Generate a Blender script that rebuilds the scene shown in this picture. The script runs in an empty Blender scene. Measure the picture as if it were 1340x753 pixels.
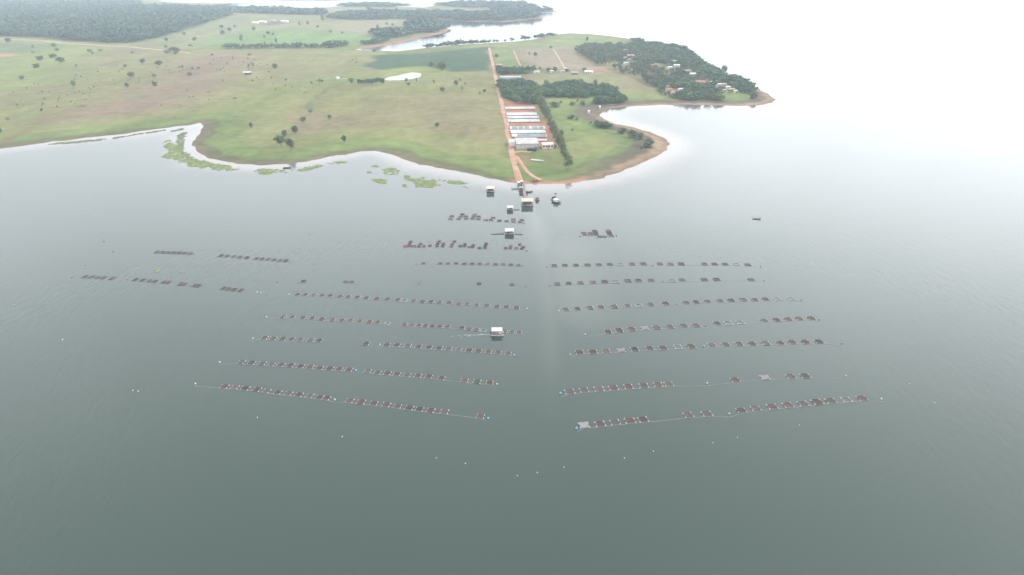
import bpy, math, random
import numpy as np
from mathutils import Vector, Matrix
random.seed(7); rng = np.random.default_rng(7)
R = math.radians
scene = bpy.context.scene
col = scene.collection

# ------------------------------------------------------------------ camera, sky, sun, exposure
H = 120.0; PITCH = R(25.0); FPX = 893.0
cam_d = bpy.data.cameras.new('camera'); cam = bpy.data.objects.new('camera', cam_d); col.objects.link(cam)
cam.location = (0, 0, H); cam.rotation_euler = (R(90) - PITCH, 0, 0)
cam_d.sensor_width = 36.0; cam_d.lens = 36.0 * FPX / 1340.0
cam_d.clip_start = 0.5; cam_d.clip_end = 80000
scene.camera = cam

SUN_EL, SUN_AZ = R(38), R(76)          # azimuth measured from +Y towards +X
world = bpy.data.worlds.new('World'); scene.world = world; world.use_nodes = True
wn = world.node_tree.nodes; wl = world.node_tree.links
bg = wn['Background']
sky = wn.new('ShaderNodeTexSky'); sky.sky_type = 'NISHITA'; sky.sun_disc = False
sky.sun_elevation = SUN_EL; sky.sun_rotation = SUN_AZ
sky.air_density = 1.0; sky.dust_density = 6.0; sky.ozone_density = 1.0; sky.altitude = 300
hs = wn.new('ShaderNodeHueSaturation'); hs.inputs['Saturation'].default_value = 0.42
wl.new(sky.outputs[0], hs.inputs['Color'])
# thin broken overcast: soft brighter and duller patches of cloud over the whole dome
tc = wn.new('ShaderNodeTexCoord'); cn = wn.new('ShaderNodeTexNoise'); cn.inputs['Scale'].default_value = 2.2
cn.inputs['Detail'].default_value = 4; cn.inputs['Roughness'].default_value = 0.5
wl.new(tc.outputs['Generated'], cn.inputs['Vector'])
cr = wn.new('ShaderNodeMapRange'); cr.inputs['From Min'].default_value = 0.3; cr.inputs['From Max'].default_value = 0.7
cr.inputs['To Min'].default_value = 0.86; cr.inputs['To Max'].default_value = 1.12
wl.new(cn.outputs[0], cr.inputs['Value'])
# overcast: an even pale cloud sheet over most of the clear-sky light, brighter on the sun's side
sx = wn.new('ShaderNodeVectorMath'); sx.operation = 'DOT_PRODUCT'; wl.new(tc.outputs['Generated'], sx.inputs[0])
sx.inputs[1].default_value = (math.sin(SUN_AZ), math.cos(SUN_AZ), 0.0)
er = wn.new('ShaderNodeMapRange'); er.interpolation_type = 'SMOOTHSTEP'
er.inputs['From Min'].default_value = -0.75; er.inputs['From Max'].default_value = 1.0; er.inputs['To Min'].default_value = 0.80; er.inputs['To Max'].default_value = 1.47
wl.new(sx.outputs['Value'], er.inputs['Value'])
mm = wn.new('ShaderNodeMath'); mm.operation = 'MULTIPLY'; wl.new(er.outputs[0], mm.inputs[0]); wl.new(cr.outputs[0], mm.inputs[1])
sz = wn.new('ShaderNodeSeparateXYZ'); wl.new(tc.outputs['Generated'], sz.inputs[0])      # thinner, brighter cloud low down, thicker overhead
ev = wn.new('ShaderNodeMapRange'); ev.interpolation_type = 'SMOOTHSTEP'
ev.inputs['From Min'].default_value = 0.30; ev.inputs['From Max'].default_value = 0.80; ev.inputs['To Min'].default_value = 1.78; ev.inputs['To Max'].default_value = 0.80
wl.new(sz.outputs['Z'], ev.inputs['Value']); m2 = wn.new('ShaderNodeMath'); m2.operation = 'MULTIPLY'; wl.new(mm.outputs[0], m2.inputs[0]); wl.new(ev.outputs[0], m2.inputs[1]); mm = m2
lo = wn.new('ShaderNodeMapRange'); lo.interpolation_type = 'SMOOTHSTEP'; lo.inputs['From Min'].default_value = 0.06; lo.inputs['From Max'].default_value = 0.34; lo.inputs['To Min'].default_value = 0.72; lo.inputs['To Max'].default_value = 1.0
wl.new(sz.outputs['Z'], lo.inputs['Value']); m3 = wn.new('ShaderNodeMath'); m3.operation = 'MULTIPLY'; wl.new(mm.outputs[0], m3.inputs[0]); wl.new(lo.outputs[0], m3.inputs[1]); mm = m3
cloud = wn.new('ShaderNodeVectorMath'); cloud.operation = 'SCALE'; cloud.inputs[0].default_value = (6.3, 6.35, 6.55); wl.new(mm.outputs[0], cloud.inputs['Scale'])
cm = wn.new('ShaderNodeVectorMath'); cm.operation = 'SCALE'; cm.inputs['Scale'].default_value = 0.16; wl.new(hs.outputs[0], cm.inputs[0])
ad = wn.new('ShaderNodeVectorMath'); ad.operation = 'ADD'; wl.new(cloud.outputs[0], ad.inputs[0]); wl.new(cm.outputs[0], ad.inputs[1])
wl.new(ad.outputs[0], bg.inputs['Color']); bg.inputs['Strength'].default_value = 0.108

sun_d = bpy.data.lights.new('sun', 'SUN'); sun = bpy.data.objects.new('sun', sun_d); col.objects.link(sun)
sun_d.energy = 1.05; sun_d.angle = R(11); sun_d.color = (1.0, 0.96, 0.9)
sd = Vector((math.sin(SUN_AZ) * math.cos(SUN_EL), math.cos(SUN_AZ) * math.cos(SUN_EL), math.sin(SUN_EL)))
sun.rotation_euler = sd.to_track_quat('Z', 'Y').to_euler(); sun.location = (0, 0, 400)

vs = scene.view_settings
vs.view_transform = 'Standard'; vs.look = 'None'; vs.gamma = 1; vs.use_curve_mapping = False
vs.exposure = 1.05
scene.cycles.use_denoising = True
scene.cycles.max_bounces = 6; scene.cycles.diffuse_bounces = 2; scene.cycles.glossy_bounces = 2
scene.cycles.volume_bounces = 1; scene.cycles.transparent_max_bounces = 6

# ------------------------------------------------------------------ helpers
class MB:
    """collects boxes, tubes and loose quads; build() links them as ONE mesh object"""
    def __init__(s): s.v = []; s.f = []; s.mi = []; s.m = 0
    def add(s, vs_, fs):
        o = len(s.v); s.v += [tuple(p) for p in vs_]; s.f += [tuple(i + o for i in f) for f in fs]; s.mi += [s.m] * len(fs)
    def box(s, c, d, rz=0, taper=1.0):
        x, y, z = d[0] / 2, d[1] / 2, d[2] / 2; ca, sa = math.cos(rz), math.sin(rz); P = []
        for k in (-1, 1):
            t = taper if k > 0 else 1
            for a, b in ((-1, -1), (1, -1), (1, 1), (-1, 1)):
                px, py = a * x * t, b * y * t
                P.append((c[0] + px * ca - py * sa, c[1] + px * sa + py * ca, c[2] + k * z))
        s.add(P, [(3, 2, 1, 0), (4, 5, 6, 7), (0, 1, 5, 4), (1, 2, 6, 5), (2, 3, 7, 6), (3, 0, 4, 7)])
    def tube(s, a, b, r0, r1=None, n=6):
        r1 = r0 if r1 is None else r1; a = Vector(a); b = Vector(b); d = (b - a).normalized()
        u = d.orthogonal().normalized(); w = d.cross(u); P = []
        for c, r in ((a, r0), (b, r1)):
            for i in range(n):
                t = 2 * math.pi * i / n; P.append(c + u * r * math.cos(t) + w * r * math.sin(t))
        F = [(i, (i + 1) % n, n + (i + 1) % n, n + i) for i in range(n)] + [tuple(range(n - 1, -1, -1)), tuple(range(n, 2 * n))]
        s.add(P, F)
    def path(s, pts, r, n=5):
        for a, b in zip(pts, pts[1:]): s.tube(a, b, r, r, n)
    def lathe(s, prof, c=(0, 0, 0), n=10, axis='z'):
        P = []; F = []
        for r, z in prof:
            for i in range(n):
                t = 2 * math.pi * i / n; q = (r * math.cos(t), r * math.sin(t), z)
                if axis == 'x': q = (q[2], q[0], q[1])
                P.append((q[0] + c[0], q[1] + c[1], q[2] + c[2]))
        for k in range(len(prof) - 1):
            for i in range(n): F.append((k * n + i, k * n + (i + 1) % n, (k + 1) * n + (i + 1) % n, (k + 1) * n + i))
        F += [tuple(range(n - 1, -1, -1)), tuple((len(prof) - 1) * n + i for i in range(n))]
        s.add(P, F)
    def gable(s, c, L, W, z0, z1, over=0.0, th=0.12):
        """gable roof slab, ridge along x"""
        l, w = L / 2 + over, W / 2 + over; zz = z0 - over * (z1 - z0) / (W / 2)
        P = []
        for dz in (0, th):
            for x in (-l, l): P += [(c[0] + x, c[1] - w, c[2] + zz + dz), (c[0] + x, c[1], c[2] + z1 + dz), (c[0] + x, c[1] + w, c[2] + zz + dz)]
        s.add(P, [(0, 3, 4, 1), (1, 4, 5, 2), (6, 7, 10, 9), (7, 8, 11, 10), (0, 6, 9, 3), (2, 5, 11, 8), (0, 1, 7, 6), (1, 2, 8, 7), (3, 9, 10, 4), (4, 10, 11, 5)])
    def build(s, name, mat, parent=None, loc=None, rz=0, smooth=False):
        me = bpy.data.meshes.new(name); me.from_pydata(s.v, [], s.f)
        for m_ in (mat if isinstance(mat, (list, tuple)) else [mat]): me.materials.append(m_)
        if any(s.mi): me.polygons.foreach_set('material_index', s.mi)
        if smooth: me.polygons.foreach_set('use_smooth', [True] * len(me.polygons))
        me.update(); o = bpy.data.objects.new(name, me); col.objects.link(o)
        if parent: o.parent = parent
        if loc is not None: o.location = loc
        o.rotation_euler.z = rz
        return o

def np_mesh(name, V, F, mat, smooth=False):
    V = np.asarray(V, np.float32); F = np.asarray(F, np.int32); k = F.shape[1]
    me = bpy.data.meshes.new(name); me.vertices.add(len(V)); me.vertices.foreach_set('co', V.ravel())
    me.loops.add(F.size); me.loops.foreach_set('vertex_index', F.ravel())
    me.polygons.add(len(F)); me.polygons.foreach_set('loop_start', np.arange(0, F.size, k, dtype=np.int32))
    me.polygons.foreach_set('loop_total', np.full(len(F), k, np.int32))
    if smooth: me.polygons.foreach_set('use_smooth', np.ones(len(F), bool))
    me.materials.append(mat); me.update(calc_edges=True); me.validate()
    return me

def tag(o, label=None, cat=None, group=None, kind=None):
    if label: o['label'] = label
    if cat: o['category'] = cat
    if group: o['group'] = group
    if kind: o['kind'] = kind
    return o
def empty(name, loc=(0, 0, 0), rz=0):
    o = bpy.data.objects.new(name, None); col.objects.link(o); o.location = loc; o.rotation_euler.z = rz
    o.empty_display_size = 0.5; return o
def link_obj(name, me, parent=None, loc=None):
    o = bpy.data.objects.new(name, me); col.objects.link(o)
    if parent: o.parent = parent
    if loc is not None: o.location = loc
    return o
def copy_tree(o, parent=None):
    c = o.copy(); col.objects.link(c); c.parent = parent
    for ch in list(o.children): copy_tree(ch, c)
    return c

def mat(name, c1, c2=None, scale=1.0, rough=0.8, spec=0.3, detail=4, metallic=0, objvar=0.0, coord='Object', stretch=None):
    """procedural material: two real colours mixed by noise, optional per-object variation"""
    m = bpy.data.materials.new(name); m.use_nodes = True; n = m.node_tree.nodes; l = m.node_tree.links
    p = n['Principled BSDF']; p.inputs['Roughness'].default_value = rough; p.inputs['Specular IOR Level'].default_value = spec
    p.inputs['Metallic'].default_value = metallic
    c2 = c2 or tuple(x * 0.7 for x in c1)
    t = n.new('ShaderNodeTexCoord'); no = n.new('ShaderNodeTexNoise'); no.inputs['Scale'].default_value = scale; no.inputs['Detail'].default_value = detail
    if stretch:
        mp = n.new('ShaderNodeMapping'); mp.inputs['Scale'].default_value = stretch; l.new(t.outputs[coord], mp.inputs[0]); l.new(mp.outputs[0], no.inputs['Vector'])
    else: l.new(t.outputs[coord], no.inputs['Vector'])
    ra = n.new('ShaderNodeMapRange'); ra.inputs['From Min'].default_value = 0.35; ra.inputs['From Max'].default_value = 0.65
    l.new(no.outputs[0], ra.inputs[0])
    mx = n.new('ShaderNodeMix'); mx.data_type = 'RGBA'; mx.inputs['A'].default_value = (*c1, 1); mx.inputs['B'].default_value = (*c2, 1)
    l.new(ra.outputs[0], mx.inputs['Factor']); out = mx.outputs['Result']
    if objvar:
        oi = n.new('ShaderNodeObjectInfo'); mr = n.new('ShaderNodeMapRange'); mr.inputs['To Min'].default_value = 1 - objvar; mr.inputs['To Max'].default_value = 1 + objvar
        l.new(oi.outputs['Random'], mr.inputs[0]); vm = n.new('ShaderNodeVectorMath'); vm.operation = 'SCALE'
        l.new(out, vm.inputs[0]); l.new(mr.outputs[0], vm.inputs['Scale']); out = vm.outputs[0]
    l.new(out, p.inputs['Base Color'])
    return m

# ------------------------------------------------------------------ photograph pixel (1340 x 753) -> point of the real place
CP, SP = math.cos(PITCH), math.sin(PITCH)
def ray(px):
    px = np.atleast_2d(np.asarray(px, float)); a = (px[:, 0] - 670) / FPX; b = -(px[:, 1] - 376.5) / FPX
    return np.stack([a, CP + b * SP, -SP + b * CP], 1)
def flat(px):
    d = ray(px); t = -H / np.minimum(d[:, 2], -0.004); return d[:, :2] * t[:, None]
def depth_of(P): return P[1] * CP + (H - P[2]) * SP      # distance along the view axis
def metres(px_len, P): return px_len * depth_of(P) / FPX

# ------------------------------------------------------------------ shoreline
SHORE = [(-420,262),(-200,226),(-60,204),(0,195),(40,190),(100,182.5),(150,177),(200,170),(230,166),(250,164),(262,161),(266,166),(262,172),(256,180),
 (251,188),(257,198),(270,206),(290,211),(310,215),(345,217),(380,214.5),(410,210),(440,204),(470,199),(492,198),(510,202),(525,208),(545,214),
 (580,221),(620,229),(650,235),(668,239.5),(690,241.5),(720,241),(745,240),(775,236),(800,229),(825,220),(845,212),(862,203),(874,195),(877.5,188),
 (872,182),(855,174.5),(835,168.5),(815,164),(800,160),(790,155.5),(785,150),(792,145),(805,141.5),(830,139.5),(860,138),(900,137.5),(940,138.5),(975,139),
 (1000,137.5),(1012,133.5),(1016,130),(1010,126.5),(1001,121),(990,114),(970,105),(950,97),(930,88),(917,79),(907,68),(892,62),(862,58),(840,53.5),
 (800,47.5),(770,44.5),(740,44),(720,47),(700,51),(680,54),(650,56),(600,59),(570,62),(540,65),(520,67.3),(485,66.2),(464,65),(490,62.3),(520,57.5),
 (550,50),(580,44),(588,39),(580,34),(560,29.5),(530,26),(515,24.5),(528,23),(555,25.5),(600,28.2),(655,29.5),(690,26.5),(715,23.5),(706,21),(700,18.7),
 (730,15.6),(725,13.6),(700,9),(680,5.5),(650,4),(600,4),(570,7),(556,10),(520,9),(490,6.5),(470,7),(450,8),(420,10.5),(390,11.5),(360,10),(330,9.5),
 (300,9),(268,10.2),(300,7.2),(333,5.2),(300,4.4),(250,4.2),(212,2.5),(204,-2),(150,-8),(0,-12),(-500,-12),(-900,40)]
FARL = [(285,-3),(360,1.0),(430,1.6),(470,-0.5),(520,-6),(400,-12),(250,-11)]
def refine(poly, seed, amp=1.0):
    r = np.random.default_rng(seed); P = flat(poly); out = []
    for i in range(len(P)):
        a = P[i]; b = P[(i + 1) % len(P)]; L = np.linalg.norm(b - a); y = min(a[1], b[1])
        step = max(4.5, np.hypot(*a) * 0.010); n = max(1, min(40, int(L / step)))
        if i == len(P) - 1: n = 1
        nr = np.array([-(b - a)[1], (b - a)[0]]) / max(L, 1e-6)
        for k in range(n):
            t = k / n; jit = r.normal(0, 1) * amp * min(2.6, 0.10 * L / n + .5) * (0 if k == 0 else 1)
            out.append(a + (b - a) * t + nr * jit)
    return np.array(out)
POLYS = [refine(SHORE, 1), refine(FARL, 2)]
def inside(P, poly):
    x, y = P[:, 0], P[:, 1]; c = np.zeros(len(P), bool); j = len(poly) - 1
    for i in range(len(poly)):
        xi, yi = poly[i]; xj, yj = poly[j]
        if yi != yj:
            m = (yi > y) != (yj > y)
            if m.any(): c[m] ^= x[m] < (xj - xi) * (y[m] - yi) / (yj - yi) + xi
        j = i
    return c
def segdist(P, poly, closed=True, cut=None):
    x = P[:, 0].astype(np.float32); y = P[:, 1].astype(np.float32); best = np.full(len(P), 1e12, np.float32)
    n = len(poly)
    for i in range(n if closed else n - 1):
        ax, ay = poly[i]; bx, by = poly[(i + 1) % n]; dx, dy = bx - ax, by - ay; L2 = dx * dx + dy * dy + 1e-9
        t = np.clip(((x - ax) * dx + (y - ay) * dy) / L2, 0, 1)
        d = (x - ax - t * dx) ** 2 + (y - ay - t * dy) ** 2
        np.minimum(best, d, out=best)
    return np.sqrt(best)
def shore_d(P):
    """signed distance to the shore, positive on land"""
    P = np.asarray(P, float); best = np.full(len(P), 1e9); land = np.zeros(len(P), bool)
    for q in POLYS:
        best = np.minimum(best, segdist(P, q)); land |= inside(P, q)
    return np.where(land, best, -best)
def sm(x): x = np.clip(x, 0, 1); return x * x * (3 - 2 * x)
def vnoise(P, s, seed=0):
    """smooth value noise of wavelength s metres, -1..1"""
    q = np.asarray(P, float) / s + seed * 17.31; i = np.floor(q).astype(np.int64); f = q - i; f = f * f * (3 - 2 * f)
    def h(a, b):
        n = (a * 374761393 + b * 668265263 + seed * 982451653) & 0x7fffffff; n = ((n ^ (n >> 13)) * 1274126177) & 0x7fffffff
        return ((n ^ (n >> 16)) & 0xffff) / 32767.5 - 1
    a, b = i[:, 0], i[:, 1]; fx, fy = f[:, 0], f[:, 1]
    return (h(a, b) * (1 - fx) + h(a + 1, b) * fx) * (1 - fy) + (h(a, b + 1) * (1 - fx) + h(a + 1, b + 1) * fx) * fy
POND = flat([(503,107),(509,104.5),(520,102.5),(530,100),(540,98.2),(549,98.8),(551,101),(548,104.5),(535,107.2),(520,108.2),(508,108.3)])
POND_Z = 2.6
def height(P, d=None):
    P = np.asarray(P, float)
    if d is None: d = shore_d(P)
    up = 1.3 * sm(d / 22) + 2.6 * sm(d / 260) + (0.7 * vnoise(P, 260, 3) + 0.25 * vnoise(P, 60, 4)) * sm(d / 120)
    dn = -3.0 * sm(-d / 40) - 0.05 * np.minimum(1, -d)
    h = np.where(d > 0, up, dn)
    near = (np.abs(P[:, 0] - POND[:, 0].mean()) < 160) & (np.abs(P[:, 1] - POND[:, 1].mean()) < 260)
    if near.any():
        pd = segdist(P[near], POND); pin = inside(P[near], POND); pd = np.where(pin, -pd, pd)
        w = sm(pd / 40); h[near] = np.where(pd < 0, POND_Z - 1.2 * sm(-pd / 8), POND_Z + 0.25 * sm(pd / 3) * (1 - w) + (h[near] - POND_Z) * w)
    return h
def on_land(px, minz=None):
    d = ray(px); t = -H / d[:, 2]; P = d[:, :2] * t[:, None]; z = np.zeros(len(P))
    for _ in range(4):
        z = np.maximum(height(P), 0.0); t = (z - H) / d[:, 2]; P = d[:, :2] * t[:, None]
    return np.concatenate([P, z[:, None]], 1)
def at(x, y): return Vector(on_land([(x, y)])[0])
def sea(x, y, z=0.0):
    p = flat([(x, y)])[0]; return Vector((p[0], p[1], z))

# ------------------------------------------------------------------ ground sheet (lake bed and land in one)
fine = np.arange(-41, 41.001, 0.075); az = np.concatenate([np.arange(-180, -41, 4), fine, np.arange(44, 180, 4)])
dep = np.concatenate([np.array([80, 60, 45, 36, 30, 26, 23, 21, 19, 17.5]), np.arange(16.6, 1.9, -0.05), 1.9 * 0.9 ** np.arange(0, 22)])
rad = H / np.tan(np.radians(dep))
A, RR = np.meshgrid(np.radians(az), rad); GX = (RR * np.sin(A)).ravel(); GY = (RR * np.cos(A)).ravel()
GP = np.stack([GX, GY], 1); na, nr = len(az), len(rad)
GD = shore_d(GP); GZ = height(GP, GD)
ii = np.arange(nr - 1)[:, None] * na; jj = np.arange(na)[None, :]; j2 = (jj + 1) % na
GF = np.stack([ii + jj, ii + j2, ii + na + j2, ii + na + jj], -1).reshape(-1, 4)[:, ::-1]

# real ground colours (pasture, dry pasture, crops, bare soil, shore mud), patch by patch
OLIVE = np.array((.190,.185,.082)); C = np.tile(OLIVE, (len(GP), 1))
WX = GP + np.stack([vnoise(GP, 45, 11), vnoise(GP, 45, 12)], 1) * 9 + np.stack([vnoise(GP, 14, 13), vnoise(GP, 14, 14)], 1) * 3
def patch(poly, c, a=1.0, soft=10.0):
    q = flat(poly); lo, hi = q.min(0) - soft * 3 - 20, q.max(0) + soft * 3 + 20
    m = np.where((WX[:, 0] > lo[0]) & (WX[:, 0] < hi[0]) & (WX[:, 1] > lo[1]) & (WX[:, 1] < hi[1]))[0]
    if not len(m): return
    d = segdist(WX[m], q); d = np.where(inside(WX[m], q), d, -d); w = (sm(d / soft * 0.5 + 0.5) * a)[:, None]
    C[m] = C[m] * (1 - w) + np.array(c) * w
GREEN = (.135,.200,.062); LIME = (.185,.225,.075); TAN = (.235,.190,.118); BROWN = (.225,.165,.120); DARKG = (.085,.128,.062); RED = (.36,.165,.095); PALE = (.25,.23,.14)
w = sm(vnoise(GP, 420, 21) * .8 + .5)[:, None] * 0.5; C = C * (1 - w) + np.array(TAN) * w
w = sm(vnoise(GP, 170, 22) * .9 + .4)[:, None] * 0.35; C = C * (1 - w) + np.array(LIME) * w
patch([(-60,66),(60,62),(130,66),(120,84),(60,112),(-60,135)], LIME, .7, 30)
patch([(-60,60),(50,60),(90,63),(40,72),(-60,76)], DARKG, .55, 25)
patch([(-60,73),(8,73.5),(16,76),(4,78),(-60,79)], (.40,.22,.16), .9, 10)
patch([(10,188),(70,160),(150,133),(205,110),(230,84),(290,74),(345,80),(300,98),(262,128),(225,150),(130,166)], BROWN, .85, 40)
patch([(300,172),(340,150),(420,150),(480,165),(430,182),(350,190)], TAN, .75, 40)
patch([(440,160),(520,130),(620,128),(650,160),(655,205),(600,205),(520,180)], TAN, .45, 50)
patch([(300,140),(380,112),(470,100),(480,108),(380,130),(310,160)], LIME, .6, 40)
patch([(238,68),(268,58),(312,43),(400,41),(470,46),(500,54),(474,60),(400,62),(330,65)], (.155,.235,.085), .9, 22)
patch([(268,50),(330,35),(480,33),(520,40),(480,46),(400,41),(312,43)], PALE, .6, 40)
patch([(175,64),(215,50),(290,28),(330,38),(300,48),(250,66)], (.2,.21,.12), .6, 40)
patch([(500,30),(560,29),(575,36),(540,42),(460,40),(440,31)], PALE, .6, 40)
patch([(360,11),(430,12),(480,12),(480,20),(400,22),(330,17)], PALE, .5, 60)
patch([(345,35),(360,30.5),(385,30),(372,33),(355,36)], (.09,.08,.085), .9, 15)
patch([(474,92),(488,80),(502,70),(560,65),(638,62),(643,97),(600,98.5),(585,98),(560,91),(530,93),(500,95)], (.050,.095,.047), .97, 6)
patch([(498,97),(545,91),(578,95),(592,100),(560,104),(552,98),(520,101),(500,106)], (.2,.24,.07), .9, 14)
patch([(590,62),(660,58),(740,48),(800,50),(850,58),(868,63),(810,67),(755,66),(640,63)], (.185,.225,.090), .85, 20)
patch([(645,66),(672,66),(686,95),(652,92)], (.15,.21,.08), .85, 10)
patch([(672,66),(755,65),(762,80),(790,90),(770,96),(700,91),(690,94)], (.255,.215,.15), .85, 10)
patch([(702,100),(770,98),(840,110),(868,128),(845,135),(815,128),(780,112),(706,116)], (.21,.22,.105), .8, 15)
patch([(774,92),(790,90),(795,99),(778,100)], (.33,.21,.15), .8, 8)
patch([(800,101),(832,103),(860,122),(830,117),(800,108)], (.24,.19,.115), .6, 18)
patch([(712,140),(740,134),(785,137),(800,160),(842,170),(868,188),(846,206),(800,224),(745,230),(742,205),(728,175)], (.128,.205,.056), .9, 12)
patch([(755,190),(790,178),(820,182),(815,200),(790,212),(762,218),(748,212)], (.205,.175,.105), .8, 25)
patch([(925,128),(960,124),(985,124),(1006,130),(985,136),(935,136)], (.14,.215,.06), .9, 8)
patch([(780,88),(850,80),(880,84),(930,105),(900,118),(870,114),(840,96)], (.15,.14,.08), .5, 20)
patch([(846,82),(858,82),(866,90),(850,91)], RED, .8, 6); patch([(826,84),(848,84),(848,87),(826,88)], (.16,.23,.08), .8, 5)
patch([(868,117),(880,118),(882,124),(868,123)], RED, .7, 5); patch([(911,104),(924,104),(924,110),(911,110)], RED, .6, 5)
patch([(912,76),(918,80),(922,86),(915,85)], (.5,.38,.3), .9, 6)
# shore: green fringe, dark mud strip, sand and orange soil near the landing
dn = GD + vnoise(GP, 30, 31) * 4 + vnoise(GP, 9, 32) * 2
def ring(d0, d1, c, a, soft=5):
    w = (sm((dn - d0) / soft + .5) * sm((d1 - dn) / soft + .5) * a * (GD > -3))[:, None]
    return w, np.array(c)
far = GP[:, 1] > 1250
right = sm((GP[:, 0] - 20) / 60) * (GP[:, 1] < 900)
for d0, d1, c, a in ((14, 70, (.200,.225,.085), .6), (8, 34, (.140,.195,.066), .75), (4, 11, (.105,.115,.060), .75), (-4, 4.5, (.145,.120,.078), .9)):
    w, cc = ring(d0, d1, c, a); w = w * np.where(far, .55, 1)[:, None]; C = C * (1 - w) + cc * w
for d0, d1, c, a in ((7, 24, (.125,.100,.075), .9), (2.5, 9.5, (.285,.21,.135), .9), (-4, 3.0, (.24,.16,.11), .9)):
    w, cc = ring(d0, d1, c, a); w = w * right[:, None]; C = C * (1 - w) + cc * w
patch([(762,141),(790,136.5),(806,139.5),(787,146),(784,151),(792,158),(780,159),(768,154),(760,149)], (.125,.110,.080), .9, 10)
land_far = sm((GP[:, 1] - 1500) / 400)
w, cc = ring(-6, 14, (.36,.17,.12), .8, 8); w = w * (sm((GP[:, 1] - 1000) / 300) * (GP[:, 0] > -260))[:, None]; C = C * (1 - w) + cc * w
patch([(656,137),(702,136),(712,150),(722,172),(737,200),(733,203),(722,198),(700,201),(672,200),(664,170)], RED, .95, 3)
patch([(672,212),(679,203),(700,203),(722,201),(737,206),(745,224),(740,233),(700,230),(686,214)], (.13,.185,.06), .9, 6)
patch([(690,212),(696,208),(706,211),(702,218),(692,219)], (.26,.15,.1), .7, 6)
patch([(728,206),(740,222),(734,226),(722,212)], (.2,.15,.1), .55, 8)
patch([(668,232),(684,231),(700,234),(726,237),(770,234),(770,240),(690,243),(670,240)], (.37,.2,.125), .9, 3)
C = np.clip(C * .88 * (1 + 0.10 * vnoise(GP, 25, 41)[:, None] + 0.07 * vnoise(GP, 8, 42)[:, None]), .01, .8)
def trail(pts, c, wid, a_=.7):
    q = flat(pts); m = np.where((GP[:, 0] > q[:, 0].min() - 40) & (GP[:, 0] < q[:, 0].max() + 40) & (GP[:, 1] > q[:, 1].min() - 40) & (GP[:, 1] < q[:, 1].max() + 40))[0]
    w = (sm(1.5 - segdist(WX[m], q, False) / wid) * a_)[:, None]; C[m] = C[m] * (1 - w) + np.array(c) * w
trail([(0,186),(30,172),(52,162),(70,156),(85,150),(110,140)], (.17,.115,.07), 3.0, .6)
trail([(405,150),(420,135),(440,118),(456,109)], (.10,.115,.055), 2.6, .6)
trail([(300,140),(340,130),(400,116),(470,104)], (.16,.19,.065), 9, .5)
for k in range(9): trail([(-20 + 6 * k, 112 + 5.2 * k), (60, 108 + 4.2 * k), (140, 98 + 4.4 * k), (200, 92 + 4.6 * k)], (.115,.135,.062), 3.2, .45)
for k in range(5): trail([(140 + 14 * k, 96 + 3 * k), (210, 100 + 3 * k), (270, 88 + 4 * k)], (.13,.13,.07), 3.0, .35)
for k in range(7): trail([(482 + k * 4, 88 - k * 3.4), (560, 87 - k * 3.2), (640, 92 - k * 4)], (.055,.085,.045), 5, .35)
trail([(-20,170),(80,160),(160,152),(240,160)], (.145,.11,.075), 3, .35)
trail([(660,60.5),(720,62),(760,66)], (.1,.12,.06), 4, .5)
trail([(708,139),(740,158),(752,166),(772,178)], (.1,.14,.05), 2.5, .4)
trail([(712,228),(740,227),(770,222),(810,212),(840,202)], (.09,.105,.05), 3, .5)
mask = GD < -1.5; C[mask] = (.12,.11,.08)

gm = bpy.data.materials.new('pasture_ground'); gm.use_nodes = True; n = gm.node_tree.nodes; l = gm.node_tree.links
p = n['Principled BSDF']; p.inputs['Roughness'].default_value = 1.0; p.inputs['Specular IOR Level'].default_value = 0.1
va = n.new('ShaderNodeVertexColor'); va.layer_name = 'ground_colour'
tcg = n.new('ShaderNodeTexCoord')
def nz(scale, det, lo, hi, mapping=None):
    no = n.new('ShaderNodeTexNoise'); no.inputs['Scale'].default_value = scale; no.inputs['Detail'].default_value = det; no.inputs['Roughness'].default_value = .65
    if mapping:
        mp = n.new('ShaderNodeMapping'); mp.inputs['Scale'].default_value = mapping; mp.inputs['Rotation'].default_value = (0, 0, .35); l.new(tcg.outputs['Object'], mp.inputs[0]); l.new(mp.outputs[0], no.inputs['Vector'])
    else: l.new(tcg.outputs['Object'], no.inputs['Vector'])
    r_ = n.new('ShaderNodeMapRange'); r_.inputs['From Min'].default_value = .3; r_.inputs['From Max'].default_value = .7; r_.inputs['To Min'].default_value = lo; r_.inputs['To Max'].default_value = hi
    l.new(no.outputs[0], r_.inputs[0]); return r_.outputs[0]
mul = n.new('ShaderNodeMath'); mul.operation = 'MULTIPLY'; l.new(nz(.12, 8, .80, 1.18), mul.inputs[0]); l.new(nz(.02, 5, .84, 1.14, (1, .25, 1)), mul.inputs[1])
sc_ = n.new('ShaderNodeVectorMath'); sc_.operation = 'SCALE'; l.new(va.outputs[0], sc_.inputs[0]); l.new(mul.outputs[0], sc_.inputs['Scale'])
l.new(sc_.outputs[0], p.inputs['Base Color'])
me = np_mesh('ground', np.stack([GX, GY, GZ], 1), GF, gm, True)
ca = me.color_attributes.new('ground_colour', 'FLOAT_COLOR', 'POINT'); ca.data.foreach_set('color', np.concatenate([C, np.ones((len(C), 1))], 1).astype(np.float32).ravel())
ground = link_obj('ground', me); tag(ground, kind='structure')

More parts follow.
